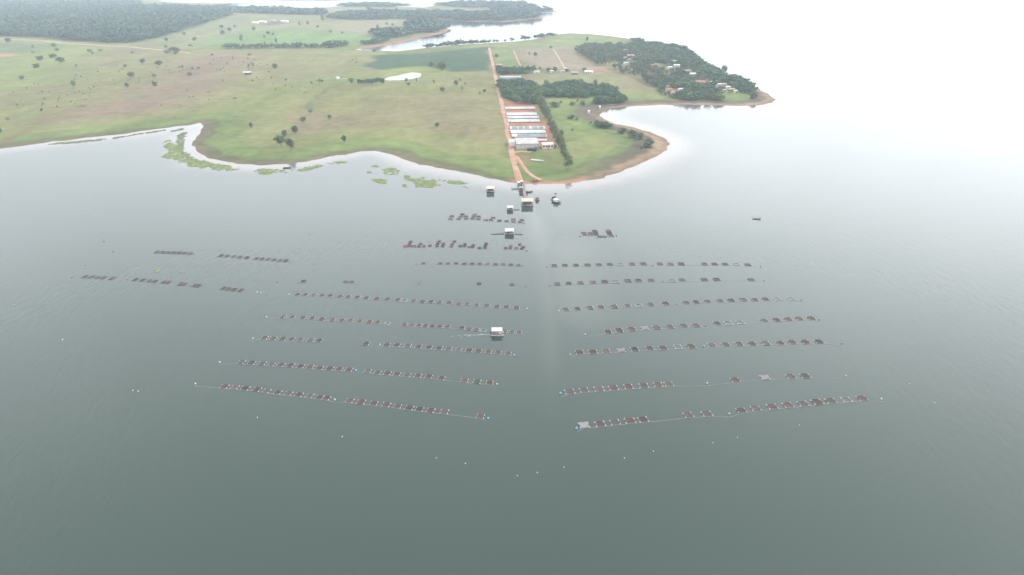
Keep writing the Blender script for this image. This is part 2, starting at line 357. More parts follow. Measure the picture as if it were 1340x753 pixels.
# ------------------------------------------------------------------ water: one sheet at z = 0 with its own calm and rippled areas
waz = np.concatenate([np.arange(-180, -50, 5), np.arange(-50, 50.01, .25), np.arange(55, 180, 5)])
wdep = np.concatenate([np.array([86, 75, 65, 57, 52]), np.arange(50, 2.0, -0.2), 2.0 * 0.9 ** np.arange(0, 23)])
wr = H / np.tan(np.radians(wdep)); A, RR = np.meshgrid(np.radians(waz), wr); WP = np.stack([(RR * np.sin(A)).ravel(), (RR * np.cos(A)).ravel()], 1)
na2, nr2 = len(waz), len(wr); ii = np.arange(nr2 - 1)[:, None] * na2; jj = np.arange(na2)[None, :]
WF = np.stack([ii + jj, ii + (jj + 1) % na2, ii + na2 + (jj + 1) % na2, ii + na2 + jj], -1).reshape(-1, 4)[:, ::-1]
wv = np.concatenate([WP, np.zeros((len(WP), 1))], 1)
wv = np.vstack([wv, [[0, 0, 0]]]); cidx = len(wv) - 1
wd = -shore_d(wv[:, :2])
calm = np.exp(-np.clip(wd, 0, 1e9) / 22.0) * (wv[:, 1] < 1200)
calm = np.maximum(calm, .9 * sm((9 + 4 * vnoise(wv[:, :2], 60, 5) - segdist(wv[:, :2], flat([(722,240),(700,290),(716,340),(722,420),(728,500),(735,560)]), False)) / 10) * .55)
calm = np.maximum(calm, .5 * sm(vnoise(wv[:, :2] * np.array([1, .45]), 130, 6) * 1.6 - .3))
lane = sm((10 + 5 * vnoise(wv[:, :2], 50, 15) - segdist(wv[:, :2], flat([(694,262),(704,300),(713,350),(718,400),(720,450),(722,490),(728,540)]), False)) / 9) * (.6 + .4 * vnoise(wv[:, :2], 22, 16)) * sm((wv[:, 1] - 130) / 130)
lane = np.maximum(lane, .55 * sm((16 + 12 * vnoise(wv[:, :2], 70, 17) - segdist(wv[:, :2], flat([(745,330),(752,380),(757,410)]), False)) / 22))
gust = sm(vnoise(wv[:, :2] * np.array([1.0, .55]) + vnoise(wv[:, :2], 80, 18)[:, None] * 30, 170, 19) * 1.3 + .35)
def blob(px, soft, P_=None):
    P_ = wv[:, :2]; q = flat(px); d_ = segdist(P_, q); d_ = np.where(inside(P_, q), d_, -d_); return sm((d_ + 25 * vnoise(P_, 70, 23)) / soft * .5 + .5)
windy = blob([(285,372),(400,325),(520,285),(640,300),(690,330),(700,470),(560,480),(400,440)], 60)
gust = np.clip(gust * .75 + .7 * windy, 0, 1.4)
near_shore = sm(1.1 - wd / (26 + 10 * vnoise(wv[:, :2], 40, 24))) * (wd > -5) * (wv[:, 1] < 1300)
rough_band = sm((6 + 4 * vnoise(wv[:, :2], 25, 8) - segdist(wv[:, :2], flat([(850,226),(885,212),(905,196),(912,184),(895,174),(862,166)]), False)) / 9) * sm(vnoise(wv[:, :2], 14, 9) + .6)
wm = bpy.data.materials.new('lake_water'); wm.use_nodes = True; n = wm.node_tree.nodes; l = wm.node_tree.links
p = n['Principled BSDF']; p.inputs['IOR'].default_value = 1.333; p.inputs['Specular IOR Level'].default_value = 0.5
tcg = n.new('ShaderNodeTexCoord')
at_c = n.new('ShaderNodeAttribute'); at_c.attribute_name = 'calm'; at_r = n.new('ShaderNodeAttribute'); at_r.attribute_name = 'ripple'
def noise(scale, det=2, rough=.5, stretch=None):
    no = n.new('ShaderNodeTexNoise'); no.inputs['Scale'].default_value = scale; no.inputs['Detail'].default_value = det; no.inputs['Roughness'].default_value = rough
    mp = n.new('ShaderNodeMapping'); mp.inputs['Rotation'].default_value = (0, 0, .5)
    if stretch: mp.inputs['Scale'].default_value = stretch
    l.new(tcg.outputs['Object'], mp.inputs[0]); l.new(mp.outputs[0], no.inputs['Vector']); return no.outputs[0]
def mth(op, a, b):
    m_ = n.new('ShaderNodeMath'); m_.operation = op
    for k, v in enumerate((a, b)):
        if isinstance(v, (int, float)): m_.inputs[k].default_value = v
        else: l.new(v, m_.inputs[k])
    return m_.outputs[0]
mx = n.new('ShaderNodeMix'); mx.data_type = 'RGBA'; mx.inputs['A'].default_value = (.033,.054,.044,1); mx.inputs['B'].default_value = (.038,.059,.047,1)
l.new(noise(.008, 4), mx.inputs['Factor'])
at_l = n.new('ShaderNodeAttribute'); at_l.attribute_name = 'lane'; at_g = n.new('ShaderNodeAttribute'); at_g.attribute_name = 'gust'
mx2 = n.new('ShaderNodeMix'); mx2.data_type = 'RGBA'; mx2.inputs['B'].default_value = (.080,.102,.082,1); l.new(mx.outputs['Result'], mx2.inputs['A']); l.new(at_l.outputs['Fac'], mx2.inputs['Factor'])
at_s = n.new('ShaderNodeAttribute'); at_s.attribute_name = 'near_shore'
mx3 = n.new('ShaderNodeMix'); mx3.data_type = 'RGBA'; mx3.inputs['B'].default_value = (.165,.155,.142,1); l.new(mx2.outputs['Result'], mx3.inputs['A']); l.new(at_s.outputs['Fac'], mx3.inputs['Factor'])     # paler water colour towards the shore
l.new(mx3.outputs['Result'], p.inputs['Base Color'])
base_r = mth('ADD', mth('MULTIPLY', noise(.012, 5, .6, (1, .5, 1)), .05), mth('ADD', mth('MULTIPLY', at_g.outputs['Fac'], .07), .06))
rr_ = mth('MULTIPLY', base_r, mth('SUBTRACT', 1.0, mth('MULTIPLY', at_c.outputs['Fac'], .55)))
rr_ = mth('ADD', rr_, mth('MULTIPLY', at_r.outputs['Fac'], .04)); l.new(rr_, p.inputs['Roughness'])
bmp = n.new('ShaderNodeBump'); bmp.inputs['Distance'].default_value = 1.0
hgt = mth('ADD', mth('MULTIPLY', noise(.45, 3, .55, (1, .35, 1)), .26), mth('MULTIPLY', noise(1.1, 2, .5, (1, .4, 1)), .06))
l.new(hgt, bmp.inputs['Height']); l.new(mth('MULTIPLY', mth('ADD', mth('MULTIPLY', at_g.outputs['Fac'], .26), mth('ADD', .13, mth('MULTIPLY', at_r.outputs['Fac'], .7))), mth('SUBTRACT', 1.0, mth('MULTIPLY', at_c.outputs['Fac'], .85))), bmp.inputs['Strength']); l.new(bmp.outputs[0], p.inputs['Normal'])
me = bpy.data.meshes.new('lake_water')
tri = [(cidx, (j + 1) % na2, j) for j in range(na2)]
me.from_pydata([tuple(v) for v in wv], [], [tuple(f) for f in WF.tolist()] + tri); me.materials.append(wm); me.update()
for nm, arr in (('calm', calm), ('ripple', rough_band), ('lane', lane), ('gust', gust), ('near_shore', near_shore)):
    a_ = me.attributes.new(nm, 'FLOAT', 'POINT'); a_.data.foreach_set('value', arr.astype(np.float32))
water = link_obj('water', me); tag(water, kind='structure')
pz = MB(); pc = POND.mean(0); PQ = (POND - pc) * 1.12 + pc
pz.add([(x, y, POND_Z + .06) for x, y in PQ], [tuple(range(len(PQ)))]); pond = pz.build('pond_water', mat('pond_surface', (.16,.15,.11), (.2,.18,.13), .05, .03, .5)); tag(pond, kind='structure')

# ------------------------------------------------------------------ haze: even, closed, round camera and scene, below the sky
hz = MB(); hz.box((0, 0, 60.5), (64000, 64000, 131))
hm = bpy.data.materials.new('haze_air'); hm.use_nodes = True; n = hm.node_tree.nodes
for nd in list(n):
    if nd.type != 'OUTPUT_MATERIAL': n.remove(nd)
pv = n.new('ShaderNodeVolumePrincipled'); pv.inputs['Color'].default_value = (.74,.87,1.0,1); pv.inputs['Density'].default_value = 0.00019; pv.inputs['Anisotropy'].default_value = 0.0
hm.node_tree.links.new(pv.outputs[0], [x for x in n if x.type == 'OUTPUT_MATERIAL'][0].inputs['Volume'])
haze = hz.build('haze', hm); tag(haze, kind='stuff')
# ------------------------------------------------------------------ foliage
def leaf_cloud(rx, ry, rz, cz, clumps, per, size, seed, hollow=.35):
    """many leaf-sized faces gathered in clumps through a crown's volume -> (V, F)"""
    r = np.random.default_rng(seed); V = []; F = []
    for k in range(clumps):
        d = r.normal(size=3); d /= np.linalg.norm(d); q = d * (hollow + (1 - hollow) * r.random() ** .5)
        q *= r.uniform(.72, 1.08); c = np.array([q[0] * rx, q[1] * ry, cz + q[2] * rz]); cs = r.uniform(.20, .36) * min(rx, ry, rz * 1.2)
        for m in range(per):
            o = c + r.normal(size=3) * cs * np.array([.8, .8, .6]); s = size * r.uniform(.6, 1.3)
            nrm = r.normal(size=3) + np.array([0, 0, .9]) + .6 * (o - np.array([0, 0, cz])) / max(rx, rz); nrm /= np.linalg.norm(nrm)
            u = np.cross(nrm, r.normal(size=3)); u /= np.linalg.norm(u); w_ = np.cross(nrm, u)
            b = len(V); V += [o - u * s - w_ * s * .5, o + u * s * .2 - w_ * s * .7, o + u * s + w_ * s * .4, o - u * s * .3 + w_ * s * .75]; F.append((b, b + 1, b + 2, b + 3))
    return np.array(V), np.array(F)
def leaf_mat(name, c1, c2, objvar=.18, scale=.35):
    m = mat(name, c1, c2, scale, .75, .25, 3, objvar=objvar); return m
LEAF_D = leaf_mat('dark_leaves', (.060,.098,.044), (.095,.135,.058))
LEAF_M = leaf_mat('mid_leaves', (.085,.130,.056), (.125,.160,.070))
LEAF_P = leaf_mat('pale_leaves', (.115,.125,.070), (.15,.155,.09))
LEAF_E = leaf_mat('eucalyptus_leaves', (.098,.128,.060), (.150,.165,.085))
BARK = mat('bark', (.15,.12,.09), (.09,.07,.055), 2, .9)
def trunk_mesh(h, r, lean, limbs, seed):
    rr = random.Random(seed); m = MB(); top = (lean, lean * .4, h); m.tube((0, 0, -.3), (lean * .4, lean * .1, h * .45), r, r * .75, 7); m.tube((lean * .4, lean * .1, h * .45), top, r * .75, r * .3, 6)
    for k in range(limbs):
        a = 6.28 * k / limbs + rr.random(); z = h * rr.uniform(.4, .6); m.tube((lean * .4, lean * .1, z), (math.cos(a) * h * .33, math.sin(a) * h * .33, z + h * .3), r * .45, r * .15, 5)
    me = bpy.data.meshes.new('trunk'); me.from_pydata(m.v, [], m.f); me.materials.append(BARK); return me
# unit trees: 1 m wide scale handled per copy; built at natural size then scaled
TREE = {}
def proto(kind, rx, rz, cz, clumps, per, size, leaf, n=3, th=None, tr=.03, limbs=4, ry=None):
    TREE[kind] = []
    for s in range(n):
        V, F = leaf_cloud(rx, ry or rx, rz, cz, clumps, per, size, hash(kind) % 1 + 100 * s + len(kind) * 7 + s)
        V[:, 2] = np.maximum(V[:, 2], 0.0)
        TREE[kind].append((np_mesh('crown', V, F, leaf), trunk_mesh(th, tr, .03 * (s - 1), limbs, s) if th else None))
# all unit sized: width 1, height 1
proto('broad', .46, .34, .62, 34, 20, .050, LEAF_D, 4, .75, .030)
proto('round', .46, .40, .52, 34, 20, .052, LEAF_D, 3, .6, .030)
proto('mid', .46, .38, .58, 30, 20, .052, LEAF_M, 3, .7, .028)
proto('pale', .46, .32, .62, 16, 16, .050, LEAF_P, 2, .8, .025, 5)
proto('tall', .44, .42, .56, 26, 22, .055, LEAF_E, 3, .8, .025)
proto('shrub', .46, .48, .46, 30, 20, .055, LEAF_D, 3)
proto('dot', .46, .48, .48, 9, 12, .10, LEAF_D, 2)
V, F = [], []
pm = MB()
for k in range(14):
    a = k * 2.4; 
    for s in range(3):
        t0, t1 = s / 3, (s + 1) / 3; f = lambda t: Vector((math.cos(a) * .5 * t, math.sin(a) * .5 * t, .72 + .28 * t * (1.6 - 2.1 * t) + .05 * (k % 3)))
        p0, p1 = f(t0), f(t1); w_ = Vector((-math.sin(a), math.cos(a), -.3)) * .07 * (1 - t0 * .6); pm.add([p0 - w_, p0 + w_, p1 + w_ * .7, p1 - w_ * .7], [(0, 1, 2, 3)])
me = bpy.data.meshes.new('crown'); me.from_pydata(pm.v, [], pm.f); me.materials.append(LEAF_M); TREE['palm'] = [(me, trunk_mesh(.8, .03, .04, 0, 3))]
tree_n = 0
def tree(name, kind, px, py, wpx, hpx, label, cat='tree', group=None, P=None, parts=True):
    global tree_n
    P = at(px, py) if P is None else P; wd_ = metres(wpx, P); ht = 1.22 * metres(hpx, P) / max(.75, math.cos(math.atan2(H, P[1])))
    lst = TREE[kind]; cr_, tk = lst[tree_n % len(lst)]; tree_n += 1; rz = random.random() * 6.28
    if tk is not None and parts:
        o = empty(name, P, rz); link_obj('crown', cr_, o); link_obj('trunk', tk, o)
    else:
        o = link_obj(name, cr_, None, P); o.rotation_euler.z = rz
    o.scale = (wd_, wd_, ht); tag(o, label, cat, group); return o

# (kind, x, y of the foot, width px, height px, label)
T = [
('broad',368.5,192,15,13,'widest dark tree of the trio at the shore bend, on the left'),
('broad',381.3,198.3,11,15,'dark tree with bare trunk nearest the water, right of the wide shore tree'),
('round',372.8,180,8,8,'small dark tree peeping out behind the wide shore tree'),
('broad',386.5,176.5,10,10,'dark umbrella tree just behind the shore trio'),
('mid',397,161.8,8,8,'medium green tree in dry pasture, third one inland from the shore bend'),
('pale',405.5,149.5,7,6,'thin pale tree furthest inland of the line behind the shore bend'),
('broad',431.5,157.5,6,5.5,'small dark tree alone right of the line behind the shore bend'),
('broad',450.6,187.7,8,9,'lone dark tree close to the shore right of the shore trio'),
('round',328.7,167.8,6,6,'small round dark tree alone in the pasture left of the shore trio'),
('palm',308,135,7,6.5,'ragged palm in the dry pasture below the long white shed'),
('pale',418.7,111,11,6.5,'wide pale bare looking tree left of the white trough'),
('dot',408,110,4,3,'little dark shrub beside the wide pale tree near the trough'),
('round',360.2,90,7.5,6.5,'round dark tree right of the long white shed'),
('dot',326,88.3,4.2,4,'left of two little shrubs above the long white shed'),
('dot',331,86.7,4.2,4,'right of two little shrubs above the long white shed'),
('round',460.4,109.3,6.5,6.5,'dark round tree just left of the grove by the pond'),
('round',564.3,88,8,5.5,'smaller dark tree inside the dark crop field above the pond'),
('round',578.6,93.5,13.5,10,'largest round dark tree at the lower edge of the dark crop field'),
('broad',532,109,5.5,5,'small tree on the near bank of the pond, upper of two'),
('broad',534.8,113,5.5,4,'low small tree just below the pond, lower of two'),
('tall',545,107.5,2.4,5,'thin upright shrub at the right end of the pond'),
('dot',568.3,109,3,4,'tiny shrub standing right of the pond'),
('round',578.6,120.2,6.5,5.5,'round dark tree in green pasture below and right of the pond'),
('round',596.6,112,6,5.5,'dark tree midway between the pond and the red road'),
('dot',601.8,105.8,4,3,'small shrub just above the tree between pond and road'),
('dot',609,111.5,2.6,3.5,'thin shrub nearest right of the tree between pond and road'),
('dot',605,118,2.6,4,'thin shrub below the tree between pond and road'),
('broad',634,122.2,4.5,4.5,'small tree close to the left side of the red road'),
('dot',628,123.3,3,3,'tiny shrub left of the small tree by the red road'),
('broad',572,167.5,6.5,6,'lone dark tree in the middle of the near pasture left of the red road'),
('round',490,68,6.5,3.5,'dark round tree on the bank of the far inlet'),
('round',11.5,55.8,7.5,5.5,'round tree at the forest edge in the far left corner'),
('dot',43,62.8,3.2,3,'tiny shrub below the forest edge at far left'),
('mid',71,62.5,7.5,4.5,'bluish green tree below the forest edge at left'),
('broad',75.2,68,6.5,3.5,'flat dark tree between the forest and the four domed trees'),
('dot',43.3,70,4,3,'small shrub above left of the four domed trees'),
('round',52.8,79.2,9.5,5.8,'dark domed tree, left of the upper three in the left meadow'),
('round',70,76.4,10.5,5.6,'dark domed tree, highest of the group of four in the left meadow'),
('round',79,82.4,11.5,6,'largest dark domed tree, right one of four in the left meadow'),
('round',48.3,89.4,9.5,6,'dark domed tree, lowest of the group of four in the left meadow'),
('round',29.2,104.6,6.5,5,'small dark tree near the left edge below the four domed trees'),
('mid',96.7,113,6.5,6.5,'dull green tree alone in the striped pasture at left'),
('dot',99.6,88,3.4,3.4,'tiny dark bush right of the four domed trees'),
('broad',117.4,69,7,3.6,'dark tree below the middle of the forest edge'),
('dot',121.6,71,4,3,'small bush touching the dark tree below the forest edge'),
('pale',131.2,68.8,8.5,4.5,'pale round tree below the middle of the forest edge'),
('round',187,83,7.5,5.5,'dark tree left of the umbrella tree in the middle of the left pasture'),
('broad',208.2,87.6,9.5,7,'grey green umbrella tree left of the grove by the track'),
('mid',163.9,89,5.5,3.8,'faint low tree above the large leaning tree in the left pasture'),
('broad',173,103,9.5,7.5,'large leaning dark tree in the dry left pasture'),
('pale',201.8,103.2,7.5,5.5,'pale thin tree above the dark tree in the dry left pasture'),
('round',203,113.6,7,6.5,'dark rounded tree at the edge of the brown slope'),
('broad',166.7,115.3,5.5,6,'narrow dark tree below the large leaning tree'),
('pale',238.4,89.7,7.5,3.5,'flat pale tree right of the umbrella tree'),
('dot',252,91.4,4.2,3.2,'left of two small bushes in the far brown pasture'),
('dot',259,91,6,3.6,'right of two small bushes in the far brown pasture'),
('broad',248.3,100,7.5,4.4,'dark low tree below the two bushes in the far brown pasture'),
('round',218,54,5,4,'small round tree close under the forest tip'),
('dot',216.7,62.5,5,3,'low bush just above the grove by the red track'),
('mid',241,46.8,5,4.2,'faint tree close to the slanting forest edge'),
('round',254.4,53.4,5.5,4.5,'round tree in the pale field beyond the red track'),
('dot',249,61.4,5.5,3.5,'flat bush above the end of the red track'),
('dot',173,70.3,5,3,'faint bush under the forest corner'),
('dot',277.2,73.2,5,2.8,'flat dark bush below the left end of the long hedge'),
('round',291.5,46,7.5,6,'teal green tree at the corner of the bright green field'),
('round',300.5,41.6,5.5,4.2,'round tree above the corner of the bright green field'),
('mid',290,37.8,6.5,4,'dark tree nearest the far forest tip'),
('dot',308,36.8,4.2,3.6,'small tree below the far farm, left of its yard'),
('round',332.4,41.2,5,5,'single tree just above the bright green field'),
('tall',316.3,55.4,5.5,8.5,'tall tree inside the bright green field at left'),
('mid',351,46.3,5.5,4.3,'left tree of a pair at the top of the bright green field'),
('dot',357.4,47.3,4.2,4,'right tree of a pair at the top of the bright green field'),
('dot',346,50,3.2,4,'small tree below the pair in the bright green field'),
('tall',361.6,57.4,3.2,6.5,'narrow upright tree in the bright green field'),
('dot',347,61,3.6,5,'small tree low in the bright green field at left'),
('dot',371.7,63.3,3.4,3.2,'small bush low in the bright green field at right'),
('dot',327,73.3,6.5,2.8,'flat bush under the middle of the long hedge'),
('dot',54.4,146.4,4.2,4.2,'small dark bush alone in the left striped pasture'),
('pale',10.6,160,5.5,5.5,'pale little tree near the left edge above the shore'),
('round',1,175,5,7,'dark tree cut by the left edge above the shore'),
('dot',392,33.8,4,5,'dark tree left of the far plantation strip'),
('tall',422,29,5,8,'tall dark tree at the end of the far tree belt'),
('mid',403,33.6,4,4.5,'tree in the far pasture below the tree belt'),
('dot',416,37.4,4,4,'bush in the far pasture right of the farm'),
('dot',432.5,43,6,3,'flat pale bush above the bright green field, left of two'),
('dot',448,44.5,4.5,3,'flat pale bush above the bright green field, right of two'),
('mid',494,36.5,4,3.6,'tree alone in the far tan field, left of three'),
('mid',506,33.4,4,3.2,'tree alone in the far tan field, middle of three'),
('mid',514,35,4,3.6,'tree alone in the far tan field, right of three'),
('round',649.7,76,6.5,4,'squat dark tree right beside the far end of the red road'),
('dot',721,63.7,4.5,3,'small bush on the ridge line of the green hill'),
('round',700.4,73.8,5.5,4.8,'round tree in the tan field right of the red road'),
('dot',692.5,72,3,3.2,'tiny bush left of the round tree in the tan field'),
('tall',768,55.4,4,6,'tall thin tree alone on the pale hill'),
('round',671.3,93.2,8.5,5.8,'dark tree above the dark hedge block, middle of three'),
('round',652,91.6,11,5,'wide dark tree next to the red road above the hedge block'),
('mid',681.8,94.6,9.5,7,'green tree above the right end of the hedge block'),
('round',691,95.4,9,8.5,'left half of the big dark tree pair beside the low farmhouse'),
('round',698.5,95.4,9,7.5,'right half of the big dark tree pair beside the low farmhouse'),
('dot',707,92,4.5,4.5,'small dark tree between the big pair and the farm row'),
('round',718.5,94.6,7,5.2,'dark tree at the left of the farm row'),
('round',726,94.4,7,5.4,'dark tree in the middle of the farm row'),
('round',742,94.6,6,4.4,'dark tree at the right of the farm row'),
('mid',764,93.4,7,4,'green bush left of the white roofed farm shed'),
('tall',715,116,8,10,'tall tree rising from the middle wood at left'),
('tall',779,114,6,8,'tall tree rising from the right part of the middle wood'),
('shrub',726,140.3,15,6.5,'large low thicket right of the eucalyptus row top'),
('dot',733.3,136.3,4.5,4,'small bush behind the low thicket'),
('shrub',749,138,8.5,5,'bush right of the low thicket, below the middle wood'),
('dot',755,134.4,4.5,4.2,'small round bush close under the middle wood'),
('shrub',762.4,138,9.5,5,'bush left of the long dark hedge'),
('shrub',747,155.8,10.5,5,'dark oval bush in the bright meadow, larger of a pair'),
('dot',755,158,5.5,4.2,'small bush touching the dark oval bush in the bright meadow'),
('dot',773,163,4,4,'tiny round bush at the edge of the bay mud'),
('shrub',813.5,175.3,10.5,7.5,'dark round bush beside the bay shore, leftmost of four'),
('shrub',828.6,180.2,15,9.5,'dark domed bush on the spit, left of the touching pair'),
('shrub',838,182.6,10.5,7,'dark bush on the spit, right of the touching pair'),
('shrub',847,193,15,10.5,'biggest dark domed bush near the end of the spit'),
('dot',838.5,196,3.4,3.4,'tiny bush below the biggest bush on the spit'),
('round',734.3,179.3,7.5,7.5,'dark round tree right of the eucalyptus row in the meadow'),
('pale',749,173.6,5.5,4.5,'pale little tree alone in the bright meadow'),
('shrub',986,129.5,12,8.5,'dark round tree on the green tip of the peninsula'),
('broad',947,97.5,9,9,'tree standing out on the skyline of the peninsula'),
('round',913,90,7,9,'dark tree beside the pale bank on the skyline'),
('round',896,68.5,12,8,'big rounded tree at the skyline corner of the peninsula wood'),
('round',836,57,16,6,'broad dark tree clump on the hill skyline'),
('shrub',677,216.5,2,1.6,'little bush between the two red tracks'),
]
for kind, x, y, w_, h_, lab in T:
    nm = 'pasture_bush' if kind in ('dot', 'shrub') else ('palm_tree' if kind == 'palm' else ('eucalyptus_tree' if kind == 'tall' else 'pasture_tree'))
    tree(nm, kind, x, y, w_, h_, lab, 'bush' if kind in ('dot', 'shrub') else 'tree')
# grove by the pond: a straight line of trees
for i in range(10):
    x = 469.5 + i * 3.6; nth = ['leftmost', 'second', 'third', 'fourth', 'fifth', 'sixth', 'seventh', 'eighth', 'ninth', 'rightmost'][i]
    tree('pasture_tree', 'broad', x, 112.4 - .08 * i + random.uniform(-.3, .3), 5, 7.5 + (i > 5) * 1.2 + random.uniform(-.6, .6), f'dark tree in the straight grove left of the pond, {nth} of ten', 'tree', 'trees of the grove by the pond')
for i, (x, y, w_, h_) in enumerate(((219,71,8,4.5),(224,69.5,8,6),(229,69,9,6.5),(233,69,7,5.5),(229.5,72.2,7,4.5))):
    tree('pasture_tree', 'mid', x, y, w_, h_, 'bluish tree in the grove beside the red track, ' + ['leftmost', 'second from left', 'tallest in the middle', 'rightmost', 'lowest at the front'][i], 'tree', 'trees of the grove by the red track')
# eucalyptus windbreak right of the sheds
ep = [(704,136.5),(706.5,140.5),(708.5,145),(711,149.5),(713.5,154),(715.5,159),(720.5,170),(723,174),(725,179),(727.5,184),(730.5,189),(732.5,194),(735,199.5),(737,205),(740,211.5),(743.5,221.5)]
ords = ['first', 'second', 'third', 'fourth', 'fifth', 'sixth', 'seventh', 'eighth', 'ninth', 'tenth', 'eleventh', 'twelfth', 'thirteenth', 'fourteenth', 'fifteenth', 'sixteenth']
for i, (x, y) in enumerate(ep):
    tree('eucalyptus_tree', 'tall', x, y, 10.5 if i < 15 else 12.5, 13 + random.uniform(-1, 2.5) + (i == 15) * 2, f'eucalyptus in the windbreak right of the sheds, {ords[i]} from the far end', 'tree', 'eucalyptus windbreak beside the sheds')
# tiny shrubs and termite mounds dotted over the grazed pasture
SH = []
rs = random.Random(5)
for (x0, x1, y0, y1, k) in ((55,125,120,142,34),(20,40,128,142,6),(95,130,98,118,12),(120,200,82,112,22),(205,250,76,100,14),(275,355,76,96,34),(325,375,100,112,14),(360,410,112,124,9),(452,470,76,88,9),(210,300,100,150,12),(10,60,110,130,8)):
    for _ in range(k): SH.append((rs.uniform(x0, x1), rs.uniform(y0, y1)))
SP_ = on_land(SH)
for (x, y), P in zip(SH, SP_):
    s = rs.uniform(.9, 2.0); o = tree('pasture_shrub', 'dot', x, y, s, s * rs.uniform(.8, 1.5), 'tiny dark shrub among the many dotted over the grazed left pasture', 'shrub', 'shrubs dotted over the left pasture', Vector(P))
# ---- woods that read as one mass
def wood_tpl(seed, n, per, size): return leaf_cloud(.5, .5, .36, .62, n, per, size, seed, .45)
WT = [wood_tpl(200 + k, 9, 9, .13) for k in range(4)]
WTN = [wood_tpl(300 + k, 14, 12, .095) for k in range(4)]
def wood(name, label, polys, leaf, crown, hgt, spacing, near=False, gapn=0.0, seed=1, cat='wood', jig=.45, keep=None, front=22):
    r = np.random.default_rng(seed); pts = []
    for poly in polys:
        q = flat(poly); lo, hi = q.min(0), q.max(0); nx, ny = int((hi[0] - lo[0]) / spacing) + 1, int((hi[1] - lo[1]) / spacing) + 1
        X, Y = np.meshgrid(np.arange(nx), np.arange(ny)); P = np.stack([X.ravel() + (Y.ravel() % 2) * .5, Y.ravel()], 1) * spacing + lo + r.normal(0, jig * spacing * .6, (nx * ny, 2))
        P = P[inside(P, q)]; pts.append(P)
    P = np.concatenate(pts); dd = shore_d(P); k = dd > 1.5
    if gapn: k &= vnoise(P, 38, 51 + seed) * .7 + vnoise(P, 14, 52) * .5 > -1 + gapn
    if keep is not None:
        for hx, hy, hw in keep:
            t = P - np.array([hx, hy]); v = np.array([hx, hy]) / math.hypot(hx, hy); al = t @ v; ac = t @ np.array([v[1], -v[0]]); k &= ~((np.abs(ac) < hw + 2.5) & (al > -front) & (al < hw * 2 + 6))
    P = P[k]; Z = height(P, dd[k]); VV = []; FF = []; TT = []; b = 0; tpl = WTN if near else WT
    for i in range(len(P)):
        V, F = tpl[i % 4]; a = r.random() * 6.28; ca, sa = math.cos(a), math.sin(a); c = crown * r.choice((.6, .8, 1.0, 1.25, 1.5)) * r.uniform(.85, 1.15); h = hgt * (.55 + .45 * c / crown) * r.uniform(.75, 1.15); TT.append(np.full(len(V), np.clip(r.normal(.5, .27), 0, 1)))
        VV.append(np.stack([(V[:, 0] * ca - V[:, 1] * sa) * c + P[i, 0], (V[:, 0] * sa + V[:, 1] * ca) * c + P[i, 1], np.maximum(V[:, 2], .02) * h + Z[i]], 1)); FF.append(F + b); b += len(V)
    me_ = np_mesh(name, np.concatenate(VV), np.concatenate(FF), leaf); at_ = me_.attributes.new('tone', 'FLOAT', 'POINT'); at_.data.foreach_set('value', np.concatenate(TT).astype(np.float32)); o = link_obj(name, me_); tag(o, label, cat, kind='stuff'); return o
def wood_mat(name, dark, mid, pale):
    m = bpy.data.materials.new(name); m.use_nodes = True; n = m.node_tree.nodes; l = m.node_tree.links; p = n['Principled BSDF']; p.inputs['Roughness'].default_value = .85; p.inputs['Specular IOR Level'].default_value = .2
    at_ = n.new('ShaderNodeAttribute'); at_.attribute_name = 'tone'; rp = n.new('ShaderNodeValToRGB'); l.new(at_.outputs['Fac'], rp.inputs[0])
    rp.color_ramp.elements[0].color = (*dark, 1); rp.color_ramp.elements[1].color = (*pale, 1); e = rp.color_ramp.elements.new(.55); e.color = (*mid, 1)
    t = n.new('ShaderNodeTexCoord'); no = n.new('ShaderNodeTexNoise'); no.inputs['Scale'].default_value = .5; no.inputs['Detail'].default_value = 4; l.new(t.outputs['Object'], no.inputs['Vector'])
    mr = n.new('ShaderNodeMapRange'); mr.inputs['To Min'].default_value = .6; mr.inputs['To Max'].default_value = 1.4; l.new(no.outputs[0], mr.inputs[0]); vm = n.new('ShaderNodeVectorMath'); vm.operation = 'SCALE'
    l.new(rp.outputs[0], vm.inputs[0]); l.new(mr.outputs[0], vm.inputs['Scale']); l.new(vm.outputs[0], p.inputs['Base Color']); return m
WOOD = wood_mat('wood_leaves', (.036,.080,.038), (.066,.124,.054), (.130,.180,.075))
WOODG = wood_mat('grey_wood_leaves', (.070,.102,.058), (.108,.142,.080), (.175,.185,.110))
FORE = wood_mat('forest_leaves', (.032,.064,.042), (.050,.090,.054), (.085,.122,.068))
wood('forest', 'dense dark forest block covering the far left corner', [[(-120,17),(0,16),(60,15),(190,13.5),(240,17),(303,22),(262,36),(200,55),(168,60),(100,57),(50,52),(-120,47)]], FORE, 17, 12, 11.5, seed=3)
wood('far_woodland', 'belts of far woodland on the horizon beyond the pastures', [
 [(-60,2),(60,1),(150,2.5),(190,6),(120,10),(0,12),(-60,11)], [(150,9.5),(300,13),(360,14),(430,18),(400,21.5),(330,20),(220,15)],
 [(430,27.5),(438,21.5),(470,18.5),(530,18.5),(545,24),(520,26),(480,28)], [(368,16.5),(420,19),(430,22),(372,21)],
 [(535,37),(542,28.5),(560,30),(578,34),(587,38.5),(575,42),(545,46),(520,50),(503,52),(480,46.5),(500,43),(530,43)],
 [(525,19.5),(560,19),(640,20),(712,22.5),(690,25.5),(655,28.5),(600,27.5),(545,24.5)], [(568,8),(600,5),(640,4.5),(680,6),(705,11),(660,12.5),(610,11.5)],
 [(640,15),(700,14),(727,15.4),(700,17.5),(650,17)], [(440,8.6),(470,7.5),(500,7),(540,9.5),(500,11),(450,10)]], FORE, 22, 11, 15, gapn=.25, seed=4)
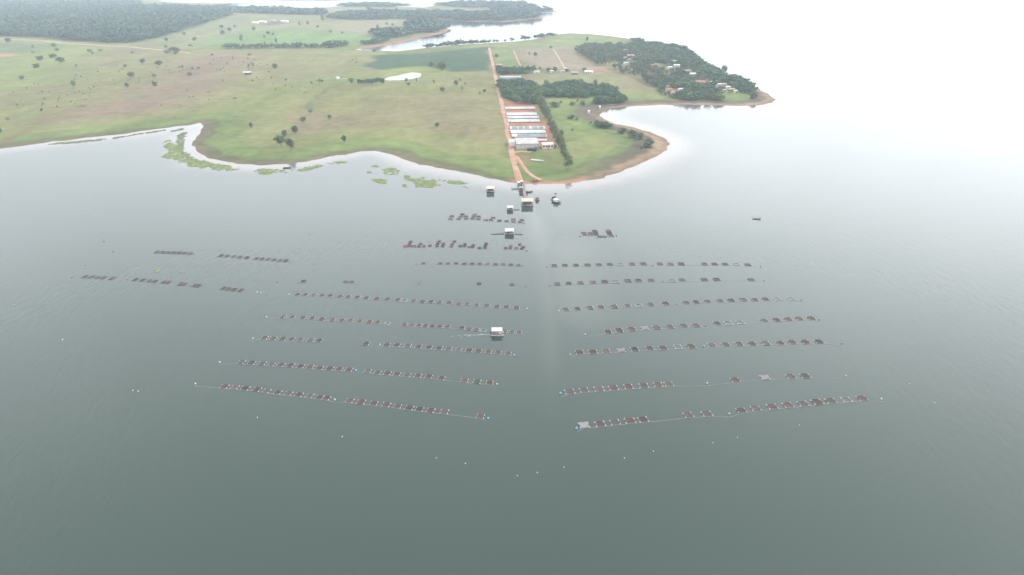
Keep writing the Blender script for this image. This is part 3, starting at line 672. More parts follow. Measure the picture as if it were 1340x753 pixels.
HEDGE = [[(296,66.2),(340,65.2),(400,64),(440,63.2),(440,64.3),(400,65.2),(340,66.6),(296,67.4)], [(425,61),(445,60),(458,61),(445,62.6),(428,63)], [(470,59.5),(500,55),(508,53),(510,55),(490,60)],
 [(556,62.8),(580,60.4),(600,58.4),(650,55.2),(652,56.6),(620,58.8),(585,62),(558,64.2)], [(640,55.4),(700,50),(722,46.6),(726,47.6),(700,52),(660,56.2)]]
wood('hedge_line', 'thin dark tree lines edging the far fields and inlet', HEDGE, WOOD, 9, 7, 6, seed=5, cat='tree line')
wood('plantation', 'dark dense plantation wood between the sheds and the farm', [[(652,113),(672,110.5),(694,112),(706,120),(722,117),(745,111.5),(780,113.5),(806,120),(812,126),(811,131),(760,131),(706,130.5),(711,139),(662,138.5),(656,126)]], WOOD, 6.2, 4.6, 4.4, True, .45, seed=6)
wood('hedge_block', 'dark flat hedge block beside the red road', [[(651,95.5),(687,96),(689,101),(655,102)]], WOOD, 5.5, 4.0, 3.6, True, seed=7, cat='hedge')
wood('meadow_hedge', 'long dark hedge between the middle wood and the bay', [[(777,134),(817,132),(819,136.5),(779,138.5)]], WOOD, 5.5, 4.5, 3.2, True, seed=8, cat='hedge')
wood('bay_hedge', 'low dark thicket strip beside the bay mud', [[(779,166),(790,166),(801,170),(800,171.5),(783,170.5)]], WOOD, 4.5, 3.6, 2.6, True, seed=9, cat='hedge')
# ------------------------------------------------------------------ floating weed
WEED = mat('water_weed', (.19,.215,.065), (.10,.14,.05), .25, .8, .2, 5)
WEEDD = mat('dark_water_weed', (.085,.115,.05), (.13,.15,.06), .25, .8, .2, 5)
def weed(name, label, polys, m, sp=2.2, fill=.75, seed=1):
    r = np.random.default_rng(seed); V = []; F = []
    for poly in polys:
        q = flat(poly); lo, hi = q.min(0), q.max(0); n_ = int((hi[0] - lo[0]) * (hi[1] - lo[1]) / sp ** 2 * 1.2)
        P = lo + r.random((n_, 2)) * (hi - lo); e = segdist(P, q); P = P[inside(P, q) & (vnoise(P * np.array([1, .5]), 7, 61) * .8 + vnoise(P * np.array([1, .4]), 3, 62) * .5 + .25 * r.normal(size=n_) + .12 * np.minimum(e, 5) > 1 - 2 * fill)]
        for x, y in P:
            s = sp * r.uniform(.6, 1.25); b = len(V); z = .03 + .22 * r.random(); k = 7; V.append((x, y, z + .12))
            for i in range(k):
                a = 6.28 * i / k; rr = s * r.uniform(.55, 1.15); V.append((x + rr * math.cos(a), y + rr * math.sin(a) * 1.2, .02 + z * .3))
            F += [(b, b + 1 + i, b + 1 + (i + 1) % k, b + 1 + (i + 1) % k) for i in range(k)]
    me = bpy.data.meshes.new(name); me.from_pydata(V, [], [f[:3] for f in F]); me.materials.append(m); o = link_obj(name, me); tag(o, label, 'water weed', kind='stuff'); return o
weed('floating_weed', 'yellow green floating weed along the small inlet at left', [[(211,188),(220,183),(231,190),(240,198),(246,206),(262,209),(280,214),(300,217),(314,222),(300,224),(272,222),(250,218),(232,212),(210,206),(222,199)]], WEED, 1.2, .40, 1)
weed('reed_bed', 'dark green reed strip lining the small inlet at left', [[(225,171),(242,167.5),(240,170),(226,172.5)], [(232,178),(243,172),(247,174),(241,183),(239,192),(247,203),(262,211),(290,217),(262,215),(244,208),(232,196)], [(60,188),(100,185),(150,180),(186,174),(188,175),(150,182),(100,187.5),(60,190)], [(190,173.5),(216,170),(216,171.6),(190,175.2)]], WEEDD, 1.5, .58, 2)
weed('weed_strip', 'yellow green weed strip close to the shore below the tree trio', [[(324,224),(345,221),(380,222),(400,219),(420,215.5),(424,217),(405,223),(380,226.5),(345,229),(326,226)], [(428,213.5),(445,211),(455,212.5),(440,215.5),(430,215.8)]], WEED, 1.1, .42, 3)
weed('weed_islands', 'bright weed islands off the shore in the middle', [[(501,222),(512,219.5),(523,223),(525,227),(512,230),(504,228)], [(484,217),(494,215.5),(497,218.5),(487,219.5)], [(480,224.5),(486,223.5),(487,226.5),(481,227)], [(487,235),(496,232.5),(509,237.5),(505,241),(493,239)], [(525,229),(545,231),(565,233.5),(578,236),(576,243),(565,246.5),(543,244.5),(545,240),(532,236)], [(527,242),(532,241),(532,245.5),(528,245)], [(580,236.5),(596,236),(611,239.5),(606,242),(590,240.5)], [(606,244),(616,244),(612,247)]], WEED, 1.1, .46, 4)
weed('weed_clump', 'small yellow weed clump drifting between the left cage rows', [[(201,353),(207,351.5),(212,353),(209,355.5),(203,355.5)]], WEED, .9, .7, 5)

# ------------------------------------------------------------------ roads on land, as strips lying on the ground
SOIL = mat('red_soil_road', (.345,.195,.135), (.43,.285,.21), .12, .95, .1, 6)
def strip(name, pts, wid, m, lift=.10):
    P = on_land(pts)[:, :2]; out = []
    for a, b in zip(P[:-1], P[1:]):
        k = max(1, int(np.linalg.norm(b - a) / 6)); out += [a + (b - a) * i / k for i in range(k)]
    out.append(P[-1]); out = np.array(out); out = out + np.stack([vnoise(out, 30, 71), vnoise(out, 30, 72)], 1) * .5
    t = np.gradient(out, axis=0); t /= np.linalg.norm(t, axis=1)[:, None]; nr_ = np.stack([-t[:, 1], t[:, 0]], 1); V = []; F = []
    ws = np.linspace(wid[0], wid[1], len(out)) * (1 + .14 * vnoise(out, 13, 73))
    for k in (-.5, -.17, .17, .5):
        q = out + nr_ * (ws * k)[:, None]; z = height(q); V.append(np.column_stack([q, np.maximum(z, .15) + lift * (1.5 if abs(k) < .4 else .6)]))
    n_ = len(out); V = np.concatenate(V)
    for k in range(3):
        for i in range(n_ - 1): F.append((k * n_ + i, k * n_ + i + 1, (k + 1) * n_ + i + 1, (k + 1) * n_ + i))
    me = bpy.data.meshes.new(name); me.from_pydata([tuple(v) for v in V], [], F); me.materials.append(m); o = link_obj(name, me); tag(o, kind='structure'); return o
strip('dirt_road', [(640,63),(643,76),(646.5,92),(651.5,116),(657,138),(662,160),(667,184),(670.5,203),(674,219),(681,239)], (4.1, 4.0), SOIL, .16)
strip('dirt_track', [(672,203.5),(677,206),(683,216),(690,225),(697,231),(708,236)], (2.4, 2.8), SOIL, .14)
strip('yard_track', [(670,200.5),(682,198.5),(692,199),(701,197.5)], (4, 4), SOIL, .18)
strip('farm_track', [(-40,49.5),(50,53.4),(100,58),(165,61.5),(215,66),(250,70)], (7, 7), mat('pale_soil', (.40,.25,.19), (.45,.31,.24), .1, .95), .3)
strip('field_track', [(672,66),(676,76),(681,87)], (2.6, 2.6), SOIL, .25)
strip('cliff_path', [(724,65),(732,78),(739,90)], (3, 3), mat('tan_soil', (.33,.24,.17), (.38,.29,.2), .1, .95), .25)
# ------------------------------------------------------------------ buildings on land
WHITE = mat('white_paint', (.70,.70,.68), (.56,.56,.54), .5, .6)
CREAM = mat('cream_wall', (.62,.56,.47), (.52,.46,.38), .4, .85)
TIN = mat('tin_roof', (.62,.62,.62), (.48,.48,.49), .5, .5, stretch=(1, .1, 1))
TILE = mat('clay_tile_roof', (.42,.18,.10), (.32,.14,.085), .8, .9)
PINKT = mat('faded_tile_roof', (.50,.33,.27), (.40,.27,.22), .8, .9)
GREYT = mat('fibre_roof', (.40,.39,.37), (.30,.29,.28), .6, .9)
DARK = mat('dark_opening', (.03,.03,.035), (.045,.045,.05), 1, .6)
SHEETM = mat('ribbed_white_roof', (.52,.50,.49), (.38,.36,.35), .6, .6, stretch=(2.2, .12, 1))
NETW = mat('dark_side_net', (.16,.17,.17), (.24,.22,.20), .4, .9)
FILM = mat('white_plastic_film', (.46,.455,.445), (.33,.33,.325), .25, .35, .5)
FILM2 = mat('grey_plastic_film', (.37,.37,.365), (.25,.255,.255), .2, .35, .5)
TEAL = mat('teal_net', (.10,.175,.165), (.19,.265,.255), .3, .6)
BLUE = mat('blue_sheet', (.36,.44,.56), (.48,.54,.62), .3, .5)
PINKW = mat('pinkish_sheet', (.60,.50,.47), (.52,.40,.36), .3, .7)
BRICK = mat('raw_brick', (.40,.20,.13), (.33,.16,.1), .7, .9)
WOODM = mat('weathered_wood', (.22,.19,.16), (.14,.12,.10), 1.5, .9)
POST = mat('steel_post', (.45,.46,.47), (.35,.35,.36), 2, .5)

def house(px, py, wpx, hpx, wall, roof, label, deep=.8, cat='house', name='house', group=None, rz=None, chim=False, roofh=.32, windows=True):
    P = at(px, py); W = metres(wpx, P); Hh = max(2.2, min(metres(hpx, P) * .62, 5.0)); D = max(3.0, W * deep); rz = random.uniform(-.25, .25) if rz is None else rz
    o = empty(name, P + Vector((0, D * .5, 0)), rz)
    w_ = MB(); w_.box((0, 0, Hh * .5 - .2), (W, D, Hh + .4))
    for sx in (-1, 1): w_.add([(sx * W / 2, -D / 2, Hh), (sx * W / 2, D / 2, Hh), (sx * W / 2, 0, Hh + D * roofh * .5 - .05)], [(0, 1, 2)])
    w_.build('wall', wall, o)
    r_ = MB(); r_.gable((0, 0, 0), W, D, Hh + .02, Hh + D * roofh * .5, .45); r_.build('roof', roof, o)
    if windows:
        k = max(1, int(W / 4))
        for i in range(k):
            x = -W / 2 + W * (i + .5) / k
            q = MB(); q.box((x, -D / 2 - .03, Hh * .55), (min(1.3, W * .16), .08, Hh * .38)); q.build('window', DARK, o)
        q = MB(); q.box((-W * .5 + W / k * .98 if k > 1 else W * .3, -D / 2 - .03, Hh * .38), (.9, .09, Hh * .76)); q.build('door', WOODM, o)
    return tag(o, label, cat, group)
HOUSES = [(825.5,76,8.5,4.5,CREAM,PINKT,'house with faded pink roof near the top of the village'),(820,67.5,6.5,3,WHITE,PINKT,'long pale roofed house at the highest edge of the village wood'),
 (813,69,4.5,3,CREAM,PINKT,'small pink house left at the top edge of the village wood'),(817.5,77.6,5,3,WHITE,GREYT,'small grey roofed house left of the faded pink roof'),(822,80,4.5,3,WHITE,TIN,'little pale house below the faded pink roof'),
 (819,84.6,5,3,WHITE,TIN,'white house left of the village green strip'),(830,83.4,5,3,CREAM,TIN,'white roofed house above the village green strip'),(840,93,5,3,CREAM,PINKT,'low pink house below the village green strip'),
 (856,89,7.5,5,BRICK,TILE,'orange roofed house on the red soil clearing'),(868,91.8,9,4.5,CREAM,TILE,'wide orange roofed house right of the red soil clearing'),(876.6,91,5.5,4.5,WHITE,TIN,'white house right of the wide orange roof'),
 (883,82.5,6,4,WHITE,GREYT,'pale house, upper of two near the village skyline'),(886,88.6,7.5,4.5,WHITE,TIN,'white house, lower of two near the village skyline'),(900.5,95,6,4,CREAM,PINKT,'pinkish house between the white skyline pair and the long white roof'),
 (906.5,99.4,8,3,WHITE,WHITE,'long bright white roof in the middle of the peninsula wood'),(917,110,11,4,CREAM,TILE,'widest orange roof on the right side of the village'),(929,110,4,5,CREAM,PINKT,'narrow pink house right of the widest orange roof'),
 (940.5,113.6,6,5,WHITE,TIN,'white house left in the far right house cluster'),(947,113,7,4,CREAM,PINKT,'pink roofed house in the far right house cluster'),(952.5,116.6,5.5,4,WHITE,WHITE,'bright white house in the middle of the far right house cluster'),
 (957.8,119.4,6.5,4.5,WHITE,PINKT,'pale house lowest in the far right house cluster'),(962.5,121.6,4,3,WHITE,TIN,'small white shed at the right end of the far right house cluster'),(947.8,120.5,3.5,3.5,CREAM,PINKT,'small pink house under the far right house cluster'),
 (890.6,119.6,5.5,4.5,WHITE,TIN,'white house alone at the lower edge of the peninsula wood'),(875.5,121,8.5,5.5,CREAM,TILE,'red roofed house at the lower left edge of the peninsula wood'),(874,115.5,3.5,3,CREAM,TILE,'small red roof behind the lower left red roofed house'),
 (880,123.8,5,3,WHITE,PINKT,'pale house front of the lower left red roofed house'),
 (333.5,31.4,7.5,2.4,WHITE,WHITE,'left white farm building of the far farm at left'),(342.5,30.4,9,2.6,CREAM,TIN,'largest pale farm building of the far farm at left'),(371.7,29.6,8.5,2.2,WHITE,WHITE,'long white roof right of the dark plot at the far farm'),(357,28.2,6,2,CREAM,PINKT,'pinkish roof behind the dark plot at the far farm'),
 (771,97,10,4.2,CREAM,WHITE,'white roofed farm shed with red yard beside the eucalyptus wood'),(752.7,98,8.5,2.6,WOODM,GREYT,'low grey farm shed left of the white roofed shed'),(735.5,95.6,5,3.4,CREAM,PINKT,'pink farmhouse between the trees of the farm row'),(740,92.6,3,4.5,WHITE,TIN,'slim white house behind the farm row trees'),(722,95.4,4.5,2.2,WHITE,TIN,'small white shed in front of the farm row trees'),
 (702,96.2,7,2,WHITE,TIN,'long low white farmhouse right of the big tree pair'),(653,87.4,6,2.6,CREAM,PINKT,'small pink house right next to the upper red road')]
for h in HOUSES: house(*h)
VILL = [h for h in HOUSES if h[0] > 800]
KEEP = np.array([[p_.x, p_.y, metres(h[2], p_) * .5] for h in VILL for p_ in [at(h[0], h[1])]])
VW = [[(800,62.5),(830,59),(862,60),(893,63.5),(906,70),(914,79),(929,89.5),(950,98.5),(970,106.5),(992,117.5),(984,125),(958,123.5),(930,128),(948,131),(938,134),(890,133.5),(868,129),(860,120),(852,112),(880,100),(868,86),(846,78),(815,72)],
 [(826,54.5),(845,57),(868,60),(850,60.5),(828,57.5)]]
wood('peninsula_wood', 'dark wood with scattered houses covering the peninsula point', VW, WOOD, 7.5, 4.8, 6.6, True, .82, 10, keep=KEEP)
wood('peninsula_scrub', 'lighter green scrub filling the gaps of the peninsula wood', VW, WOODG, 5.0, 3.2, 6.2, True, .25, 12, keep=KEEP, front=9)
wood('eucalyptus_wood', 'grey green open eucalyptus wood left of the peninsula village', [[(752,70),(768,64),(800,62.5),(815,72),(846,80),(866,92),(880,104),(862,116),(846,112),(836,104),(808,99),(792,95),(776,86),(770,80),(756,74)]], WOODG, 5.6, 6.5, 6.2, True, .72, 11, keep=KEEP)
P = at(324, 98); W = metres(9.5, P); o = empty('cattle_shed', P); m = MB(); m.gable((0, 0, 0), W, 5, 2.9, 3.6, .3); m.build('roof', WHITE, o)
m = MB()
for i in range(6):
    for s in (-1, 1): m.tube((-W / 2 + .5 + i * (W - 1) / 5, s * 2.3, -.2), (-W / 2 + .5 + i * (W - 1) / 5, s * 2.3, 3.0), .1)
m.build('posts', WOODM, o); m = MB(); m.box((0, 1.6, 1.0), (W * .94, .15, 2.0)); m.build('back_wall', WOODM, o)
tag(o, 'long narrow white roofed cattle shed alone in the brown pasture', 'shed')
P = at(442, 103.4); o = empty('water_tank', P); m = MB(); m.lathe([(2.2, -.2), (2.2, 1.9), (2.0, 2.1), (.3, 2.5)], n=16); m.build('tank_body', WHITE, o); m = MB(); m.lathe([(.45, 2.45), (.45, 2.75), (.3, 2.8)], n=10); m.build('lid', WHITE, o)
m = MB(); m.tube((2.2, 0, .5), (7, -1, .3), .12); m.box((8.5, -1, .3), (4, 1.2, .6)); m.build('trough', CREAM, o); tag(o, 'round white water tank with trough in the pasture left of the pond', 'tank')
for x, y, lab in ((770.5,148.8,'small white hut on the bay mud, lower of two'),(785,142.6,'small white hut on the bay mud, upper of two')): house(x, y, 1.6, 2.6, WHITE, TIN, lab, 1.0, 'hut', 'hut', windows=False)

# ---- hatchery sheds: long low tunnels across the red yard
def shed(x0, x1, yf, yb, kind, label):
    """front edge from (x0,yf) to (x1,yf), back edge seen at yb"""
    a = at(x0, yf); b = at(x1, yf); c = at((x0 + x1) / 2 - 1, yb); L = (b - a).length; ax = (b - a).normalized(); W = max(4.0, (c.y - a.y) * .90 - 1.6)
    o = empty('hatchery_shed', (a + b) / 2 + Vector((0, W / 2, 0)), math.atan2(ax.y, ax.x)); n_ = 9; hw = .75; rise = .75
    w_ = MB()
    for s in (-1, 1): w_.box((0, s * (W / 2 - .1), hw / 2 - .2), (L - .1, .14, hw + .4))
    w_.build('side_wall', NETW, o)
    for s in (-1, 1):
        e = MB(); pr = [(s * (L / 2 - .02), W / 2 * math.cos(math.pi * (1 - k / n_)), hw + rise * math.sin(math.pi * k / n_) - .04) for k in range(n_ + 1)]
        pr2 = [(x - s * .12, y, z) for x, y, z in pr]; base = [(pr[0][0], -W / 2, -.3), (pr[0][0], W / 2, -.3)]
        ring_ = base[:1] + pr + base[1:]; ring2 = [(x - s * .12, y, z) for x, y, z in ring_]; e.add(ring_ + ring2, [tuple(range(len(ring_))), tuple(range(2 * len(ring_) - 1, len(ring_) - 1, -1))] + [(i, i + 1, len(ring_) + i + 1, len(ring_) + i) for i in range(len(ring_) - 1)])
        g_ = e.build('end_wall', WHITE, o); q = MB(); q.box((s * (L / 2 + .03), 0, .6), (.08, 1.2, 1.2)); q.build('door', DARK, g_)
    def arch(x_0, x_1, m_, lift=0.0, over=.25, nm='roof', par=o):
        r_ = MB(); V = []
        for x in (x_0, x_1):
            for k in range(n_ + 1): V.append((x, (W / 2 + over) * math.cos(math.pi * (1 - k / n_)), hw - .15 + lift + (rise + .15) * math.sin(math.pi * k / n_)))
        V2 = [(x, y, z + .06) for x, y, z in V]; N = n_ + 1; F = [(k, k + 1, N + k + 1, N + k) for k in range(n_)]; F2 = [tuple(2 * N + i for i in f[::-1]) for f in F]
        F3 = [(k, 2 * N + k, 2 * N + k + 1, k + 1) for k in range(n_)] + [(N + k + 1, 3 * N + k + 1, 3 * N + k, N + k) for k in range(n_)] + [(0, N, 3 * N, 2 * N), (n_, 2 * N + n_, 3 * N + n_, N + n_)]
        r_.add(V + V2, F + F2 + F3); return r_.build(nm, m_, par)
    base = arch(-L / 2, L / 2, {'film': FILM, 'grey': FILM2, 'teal': FILM, 'teal2': FILM, 'low': PINKW, 'white': FILM}[kind])
    rr = random.Random(label)
    if kind in ('teal', 'teal2'):
        x = -L / 2 + (L * .16 if kind == 'teal2' else L * .05)
        while x < L / 2 - 2.2:
            ln = rr.uniform(2.5, 5.0) if kind == 'teal' else rr.uniform(5, 7); ln = min(ln, L / 2 - 1 - x); arch(x, x + ln, TEAL, .075, .16, 'net_panel', base); x += ln + (rr.uniform(.3, 2.2) if kind == 'teal' else .12)
    elif kind in ('film', 'grey'):
        for k in range(rr.randint(2, 4)):
            x = rr.uniform(-L / 2 + 1, L / 2 - 4); arch(x, x + rr.uniform(.5, 1.5), FILM2 if kind == 'film' else FILM, .075 + .004 * k, .12, 'roof_patch', base)
    m = MB(); k = int(L / 3)
    for i in range(k + 1):
        for s in (-1, 1): m.tube((-L / 2 + .2 + i * (L - .4) / k, s * (W / 2 + .12), -.2), (-L / 2 + .2 + i * (L - .4) / k, s * (W / 2 + .12), hw - .1), .05, n=4)
    m.build('frame', POST, o); return tag(o, label, 'shed')
shed(660.7,700,144.0,140.9,'grey','farthest grey white tunnel shed in the red yard, nearest the wood')
shed(662.6,702.4,152.0,148.4,'film','first of three adjoining white tunnel sheds, on the far side')
shed(663.6,705.2,156.3,152.9,'grey','middle one of three adjoining white tunnel sheds')
shed(664.8,706,160.8,157.3,'film','nearest of three adjoining white tunnel sheds, facing the red strip')
shed(667.2,713.3,170.4,166.2,'teal','tunnel shed with broken row of teal nets on its roof')
shed(668,713.9,175.6,171.0,'white','plain white tunnel shed between the two teal roofed sheds')
shed(669.5,715.8,180.4,176.2,'teal2','tunnel shed with one long unbroken teal roof and white left end')
shed(671.5,715.8,185.8,183.0,'low','low pinkish shed directly behind the main white building')
# main building: two white gabled halls with a blue strip of roof lights
a = at(675, 195.2); b = at(703.5, 194.6); ax = (b - a); L = ax.length; o = empty('main_building', (a + b) / 2 + Vector((0, 7, 0)), math.atan2(ax.y, ax.x)); Dd = 17.0
m = MB(); m.box((0, 1.5, 1.7), (L, Dd - 1, 3.8)); m.build('wall', SHEETM, o)
r_ = MB(); r_.gable((0, -3.2, 0), L, 7.6, 3.65, 5.0, .15); r1 = r_.build('roof', SHEETM, o); q = MB(); q.box((0, .7, 3.72), (L * .9, .9, .14)); q.build('gutter', BLUE, r1)
r_ = MB(); r_.gable((0, 5.6, 0), L, 8.4, 3.65, 5.2, .15); r2 = r_.build('roof', SHEETM, o)
for i in range(3): q = MB(); q.box((-L * .3 + i * L * .3, -7.04 + .98, 1.5), (2.6, .1, 2.8)); q.build('door', DARK if i == 2 else POST, o)
q = MB(); q.box((-L / 2 - 2.4, 6, 1.5), (4.4, 9, 3.2)); q.build('annex', WHITE, o)
tag(o, 'large white double roofed main building at the near end of the yard', 'building')
a = at(709.2, 195); b = at(723.5, 194.6); ax = b - a; L = ax.length; o = empty('office_house', (a + b) / 2 + Vector((0, 3.2, 0)), math.atan2(ax.y, ax.x))
m = MB(); m.box((0, 0, 1.4), (L, 6, 3.2)); m.build('wall', WHITE, o); m = MB(); m.gable((0, 0, 0), L, 6, 3.02, 3.8, .35); m.build('roof', WHITE, o)
for i in range(4): q = MB(); q.box((-L * .38 + i * L * .25, -3.04, 1.6), (1.2, .1, 1.1)); q.build('window', DARK, o)
q = MB(); q.box((L * .02, -3.04, 1.1), (.9, .1, 2.1)); q.build('door', BRICK, o); tag(o, 'small white office house with dark windows right of the main building', 'house')
house(726.5, 193.8, 4, 3.5, BRICK, TILE, 'little brick store with clay roof right of the white office', .9, 'store', 'brick_store', rz=0)
house(668.5, 188.5, 3.4, 4, WHITE, TIN, 'narrow white pump house left of the main building', 1.1, 'pump house', 'pump_house', rz=0)
# greenhouses beyond the wood
def green(x0, x1, y, lab):
    a = at(x0, y); b = at(x1, y); L = (b - a).length; o = empty('greenhouse', (a + b) / 2 + Vector((0, 3, 0))); m = MB(); m.box((0, 0, 1), (L, 6, 2.2)); m.build('wall', FILM2, o); m = MB(); m.gable((0, 0, 0), L, 6, 2.12, 3.2, .2); m.build('roof', FILM, o); tag(o, lab, 'greenhouse')
green(653.4, 683, 107.6, 'long white greenhouse beside the red road, nearer of two'); green(655, 682, 104.0, 'long pale greenhouse beside the red road, farther of two')

def car(name, P, rz, paint, label, cat, truck=False):
    o = empty(name, P, rz); m = MB(); L, W = (6.4, 2.2) if truck else (4.4, 1.75)
    m.box((0, 0, .75), (L, W, .7), 0, .97)
    if truck: m.box((L * .34, 0, 1.6), (L * .3, W * .95, 1.1), 0, .9)
    else: m.box((-.2, 0, 1.32), (L * .55, W * .92, .56), 0, .8)
    m.build('body', paint, o)
    if truck: q = MB(); q.box((-L * .17, 0, 1.65), (L * .62, W, 1.1)); q.build('cargo_box', DARK, o)
    q = MB(); q.box((L * .34 + .1, 0, 1.75) if truck else (-.2, 0, 1.36), (L * .29, W * .97, .42) if truck else (L * .5, W * .88, .36), 0, .92); q.build('window_glass', DARK, o)
    for sx in (-.31, .31):
        for sy in (-1, 1): q = MB(); q.tube((sx * L, sy * (W / 2 - .2), .36), (sx * L, sy * (W / 2 + .02), .36), .36, n=10); q.build('wheel', DARK, o)
    return tag(o, label, cat)
car('truck', at(695.8, 198), .1, DARK, 'dark truck parked in front of the main building, left one', 'truck', True)
car('truck', at(700.4, 197.4), 1.3, mat('dark_blue_paint', (.05,.06,.09), (.06,.07,.1)), 'dark blue truck parked crosswise by the main building corner', 'truck', True)
car('parked_car', at(722.5, 190.2), .4, mat('dark_red_paint', (.12,.04,.04), (.1,.03,.03), rough=.4), 'dark red car parked behind the white office house', 'car')
# white upturned boat lying on the grass below the yard, and cattle egrets-white pile
def hull(L, W, Hh, n_=9):
    V = []; F = []; prof = [(-1, .0), (-.86, -.55), (-.4, -.95), (0, -1), (.4, -.95), (.86, -.55), (1, 0)]
    for i in range(n_ + 1):
        t = i / n_; w_ = W / 2 * (1 - max(0, (t - .45) / .55) ** 2.2 * .97) * (.86 + .14 * min(1, t * 5)); x = -L / 2 + L * t; up = Hh * .3 * max(0, (t - .5) * 2) ** 2
        for a_, z in prof: V.append((x, a_ * w_, Hh + z * Hh * (1 - .3 * max(0, (t - .6) / .4)) + up))
    k = len(prof)
    for i in range(n_):
        for j in range(k - 1): F.append((i * k + j, (i + 1) * k + j, (i + 1) * k + j + 1, i * k + j + 1))
    F.append(tuple(range(k))); b = len(V); ix = []
    for i in range(n_ + 1):
        V += [(V[i * k][0], V[i * k][1] * .84, V[i * k][2]), (V[i * k][0], V[i * k][1] * .8, Hh * .3), (V[i * k][0], -V[i * k][1] * .8, Hh * .3), (V[i * k][0], -V[i * k][1] * .84, V[i * k][2])]
    for i in range(n_):
        p_, q_ = b + i * 4, b + (i + 1) * 4
        F += [(i * k, p_, q_, (i + 1) * k), (p_, p_ + 1, q_ + 1, q_), (p_ + 1, p_ + 2, q_ + 2, q_ + 1), (p_ + 2, p_ + 3, q_ + 3, q_ + 2), (p_ + 3, i * k + k - 1, (i + 1) * k + k - 1, q_ + 3)]
    F.append((b, b + 1, b + 2, b + 3)); return V, F
ALU = mat('aluminium_hull', (.50,.51,.52), (.38,.39,.40), 1.2, .45, .5)
ROPE = mat('rope', (.46,.45,.40), (.34,.34,.3), 2, .9)
WHULL = mat('white_hull', (.74,.74,.72), (.62,.62,.6), 1, .4)
def rowboat(name, P, L, rz, m_, label, cat='boat', motor=True):
    o = empty(name, P, rz); V, F = hull(L, L * .3, .55); mb = MB(); mb.add(V, F); mb.build('hull', m_, o)
    for t in (-.25, .08): q = MB(); q.box((t * L, 0, .42), (.28, L * .24, .05)); q.build('bench', WOODM, o)
    if motor: q = MB(); q.box((-L * .5 - .14, 0, .85), (.34, .3, .42), 0, .8); q.tube((-L * .5 - .16, 0, .65), (-L * .5 - .2, 0, -.25), .07); q.build('outboard_motor', DARK, o)
    return tag(o, label, cat)
rowboat('beached_boat', at(703.4, 210.6), 9.5, -.35, WHULL, 'white boat hull lying on the grass below the yard', motor=False)
car('parked_car', at(701, 239.0) + Vector((0, 1.5, 0)), .5, mat('brick_red_paint', (.25,.08,.05), (.2,.07,.05), rough=.4), 'dull red car on the sandy shore right of the landing', 'car')

# ------------------------------------------------------------------ floating houses, pier and boats
DECK = mat('deck_boards', (.27,.23,.19), (.18,.155,.13), 1.2, .9, stretch=(.3, 3, 1))
DRUM = mat('blue_drum', (.06,.17,.36), (.08,.22,.42), 1.5, .5, .5)
SHEETW = mat('dull_white_sheet', (.58,.58,.57), (.46,.46,.45), .6, .6)
SHADEC = mat('sand_roof', (.50,.45,.37), (.42,.37,.30), .4, .8)
def raft_house(name, P, W, D, hgt, roof, label, rz=0, cat='floating house', walls=.6, over=.4, flatroof=False, gangs=(), wallm=CREAM, roofrise=.5):
    o = empty(name, P, rz); m = MB(); m.box((0, 0, .42), (W + .8, D + .8, .16)); m.build('deck', DECK, o)
    k = max(2, int(W / 1.4))
    for i in range(k):
        for s in (-1, 1): q = MB(); q.tube((-W / 2 + W * (i + .5) / k - .42, s * D * .32, .06), (-W / 2 + W * (i + .5) / k + .42, s * D * .32, .06), .29, n=10); q.build('float_drum', DRUM, o)
    nx = max(2, int(W / 2.2)) 
    for i in range(nx + 1):
        for s in (-1, 1): q = MB(); q.box((-W / 2 + .08 + i * (W - .16) / nx, s * (D / 2 - .08), .5 + hgt / 2), (.14, .14, hgt)); q.build('post', WOODM, o)
    if walls: 
        q = MB(); q.box((0, D / 2 - .3, .5 + hgt * .5 - .02), (W - .4, .1, hgt - .06)); q.box((-W / 2 + .3, D * .12, .5 + hgt * .5 - .02), (.1, D * .55, hgt - .06)); q.build('back_wall', wallm, o)
        q = MB(); q.box((W * .1, D * .08, .5 + hgt * walls * .5), (W * .62, D * .4, hgt * walls)); q.build('cabin', mat('dark_cabin', (.10,.085,.075), (.15,.13,.11), .8, .9), o)
    q = MB()
    if flatroof: q.box((0, 0, .5 + hgt + .1), (W + 2 * over, D + 2 * over, .16)); q.box((0, 0, .5 + hgt + .24), (W * .8, D * .1, .12))
    else: q.gable((0, 0, 0), W, D, .5 + hgt, .5 + hgt + roofrise, over, .1)
    q.build('roof', roof, o)
    q = MB()
    for i in range(nx): 
        q.tube((-W / 2 + i * W / nx, -D / 2, 1.35), (-W / 2 + (i + 1) * W / nx, -D / 2, 1.35), .035)
    q.build('railing', POST, o)
    for (x0, y0, x1, y1, w_) in gangs:
        q = MB(); L_ = math.hypot(x1 - x0, y1 - y0); q.box(((x0 + x1) / 2, (y0 + y1) / 2, .32), (L_, w_, .12), math.atan2(y1 - y0, x1 - x0)); q.box((x1, y1, .12), (1.0, w_ + .3, .4), math.atan2(y1 - y0, x1 - x0)); q.build('walkway', DECK, o)
    return tag(o, label, cat)
P = sea(690, 268.5); s1 = depth_of(P) / FPX
raft_house('floating_house', P, 13.4 * s1, 5.4, 2.5, SHADEC, 'largest floating house with sandy roof at the end of the pier', 0, gangs=())
P = sea(641.7, 251); raft_house('floating_house', P, 8.6 * depth_of(P) / FPX, 3.8, 2.0, mat('cream_roof', (.56,.51,.46), (.48,.43,.38), .5, .7), 'cream roofed floating house alone left of the pier', .05, wallm=WHITE, roofrise=.9)
P = sea(667.4, 275); raft_house('floating_house', P, 6.2 * depth_of(P) / FPX, 2.6, 1.4, SHEETW, 'small white roofed raft between the pier and the upper pen line', .0, gangs=((2, .4, 4.6, .9, .9),), roofrise=.6)
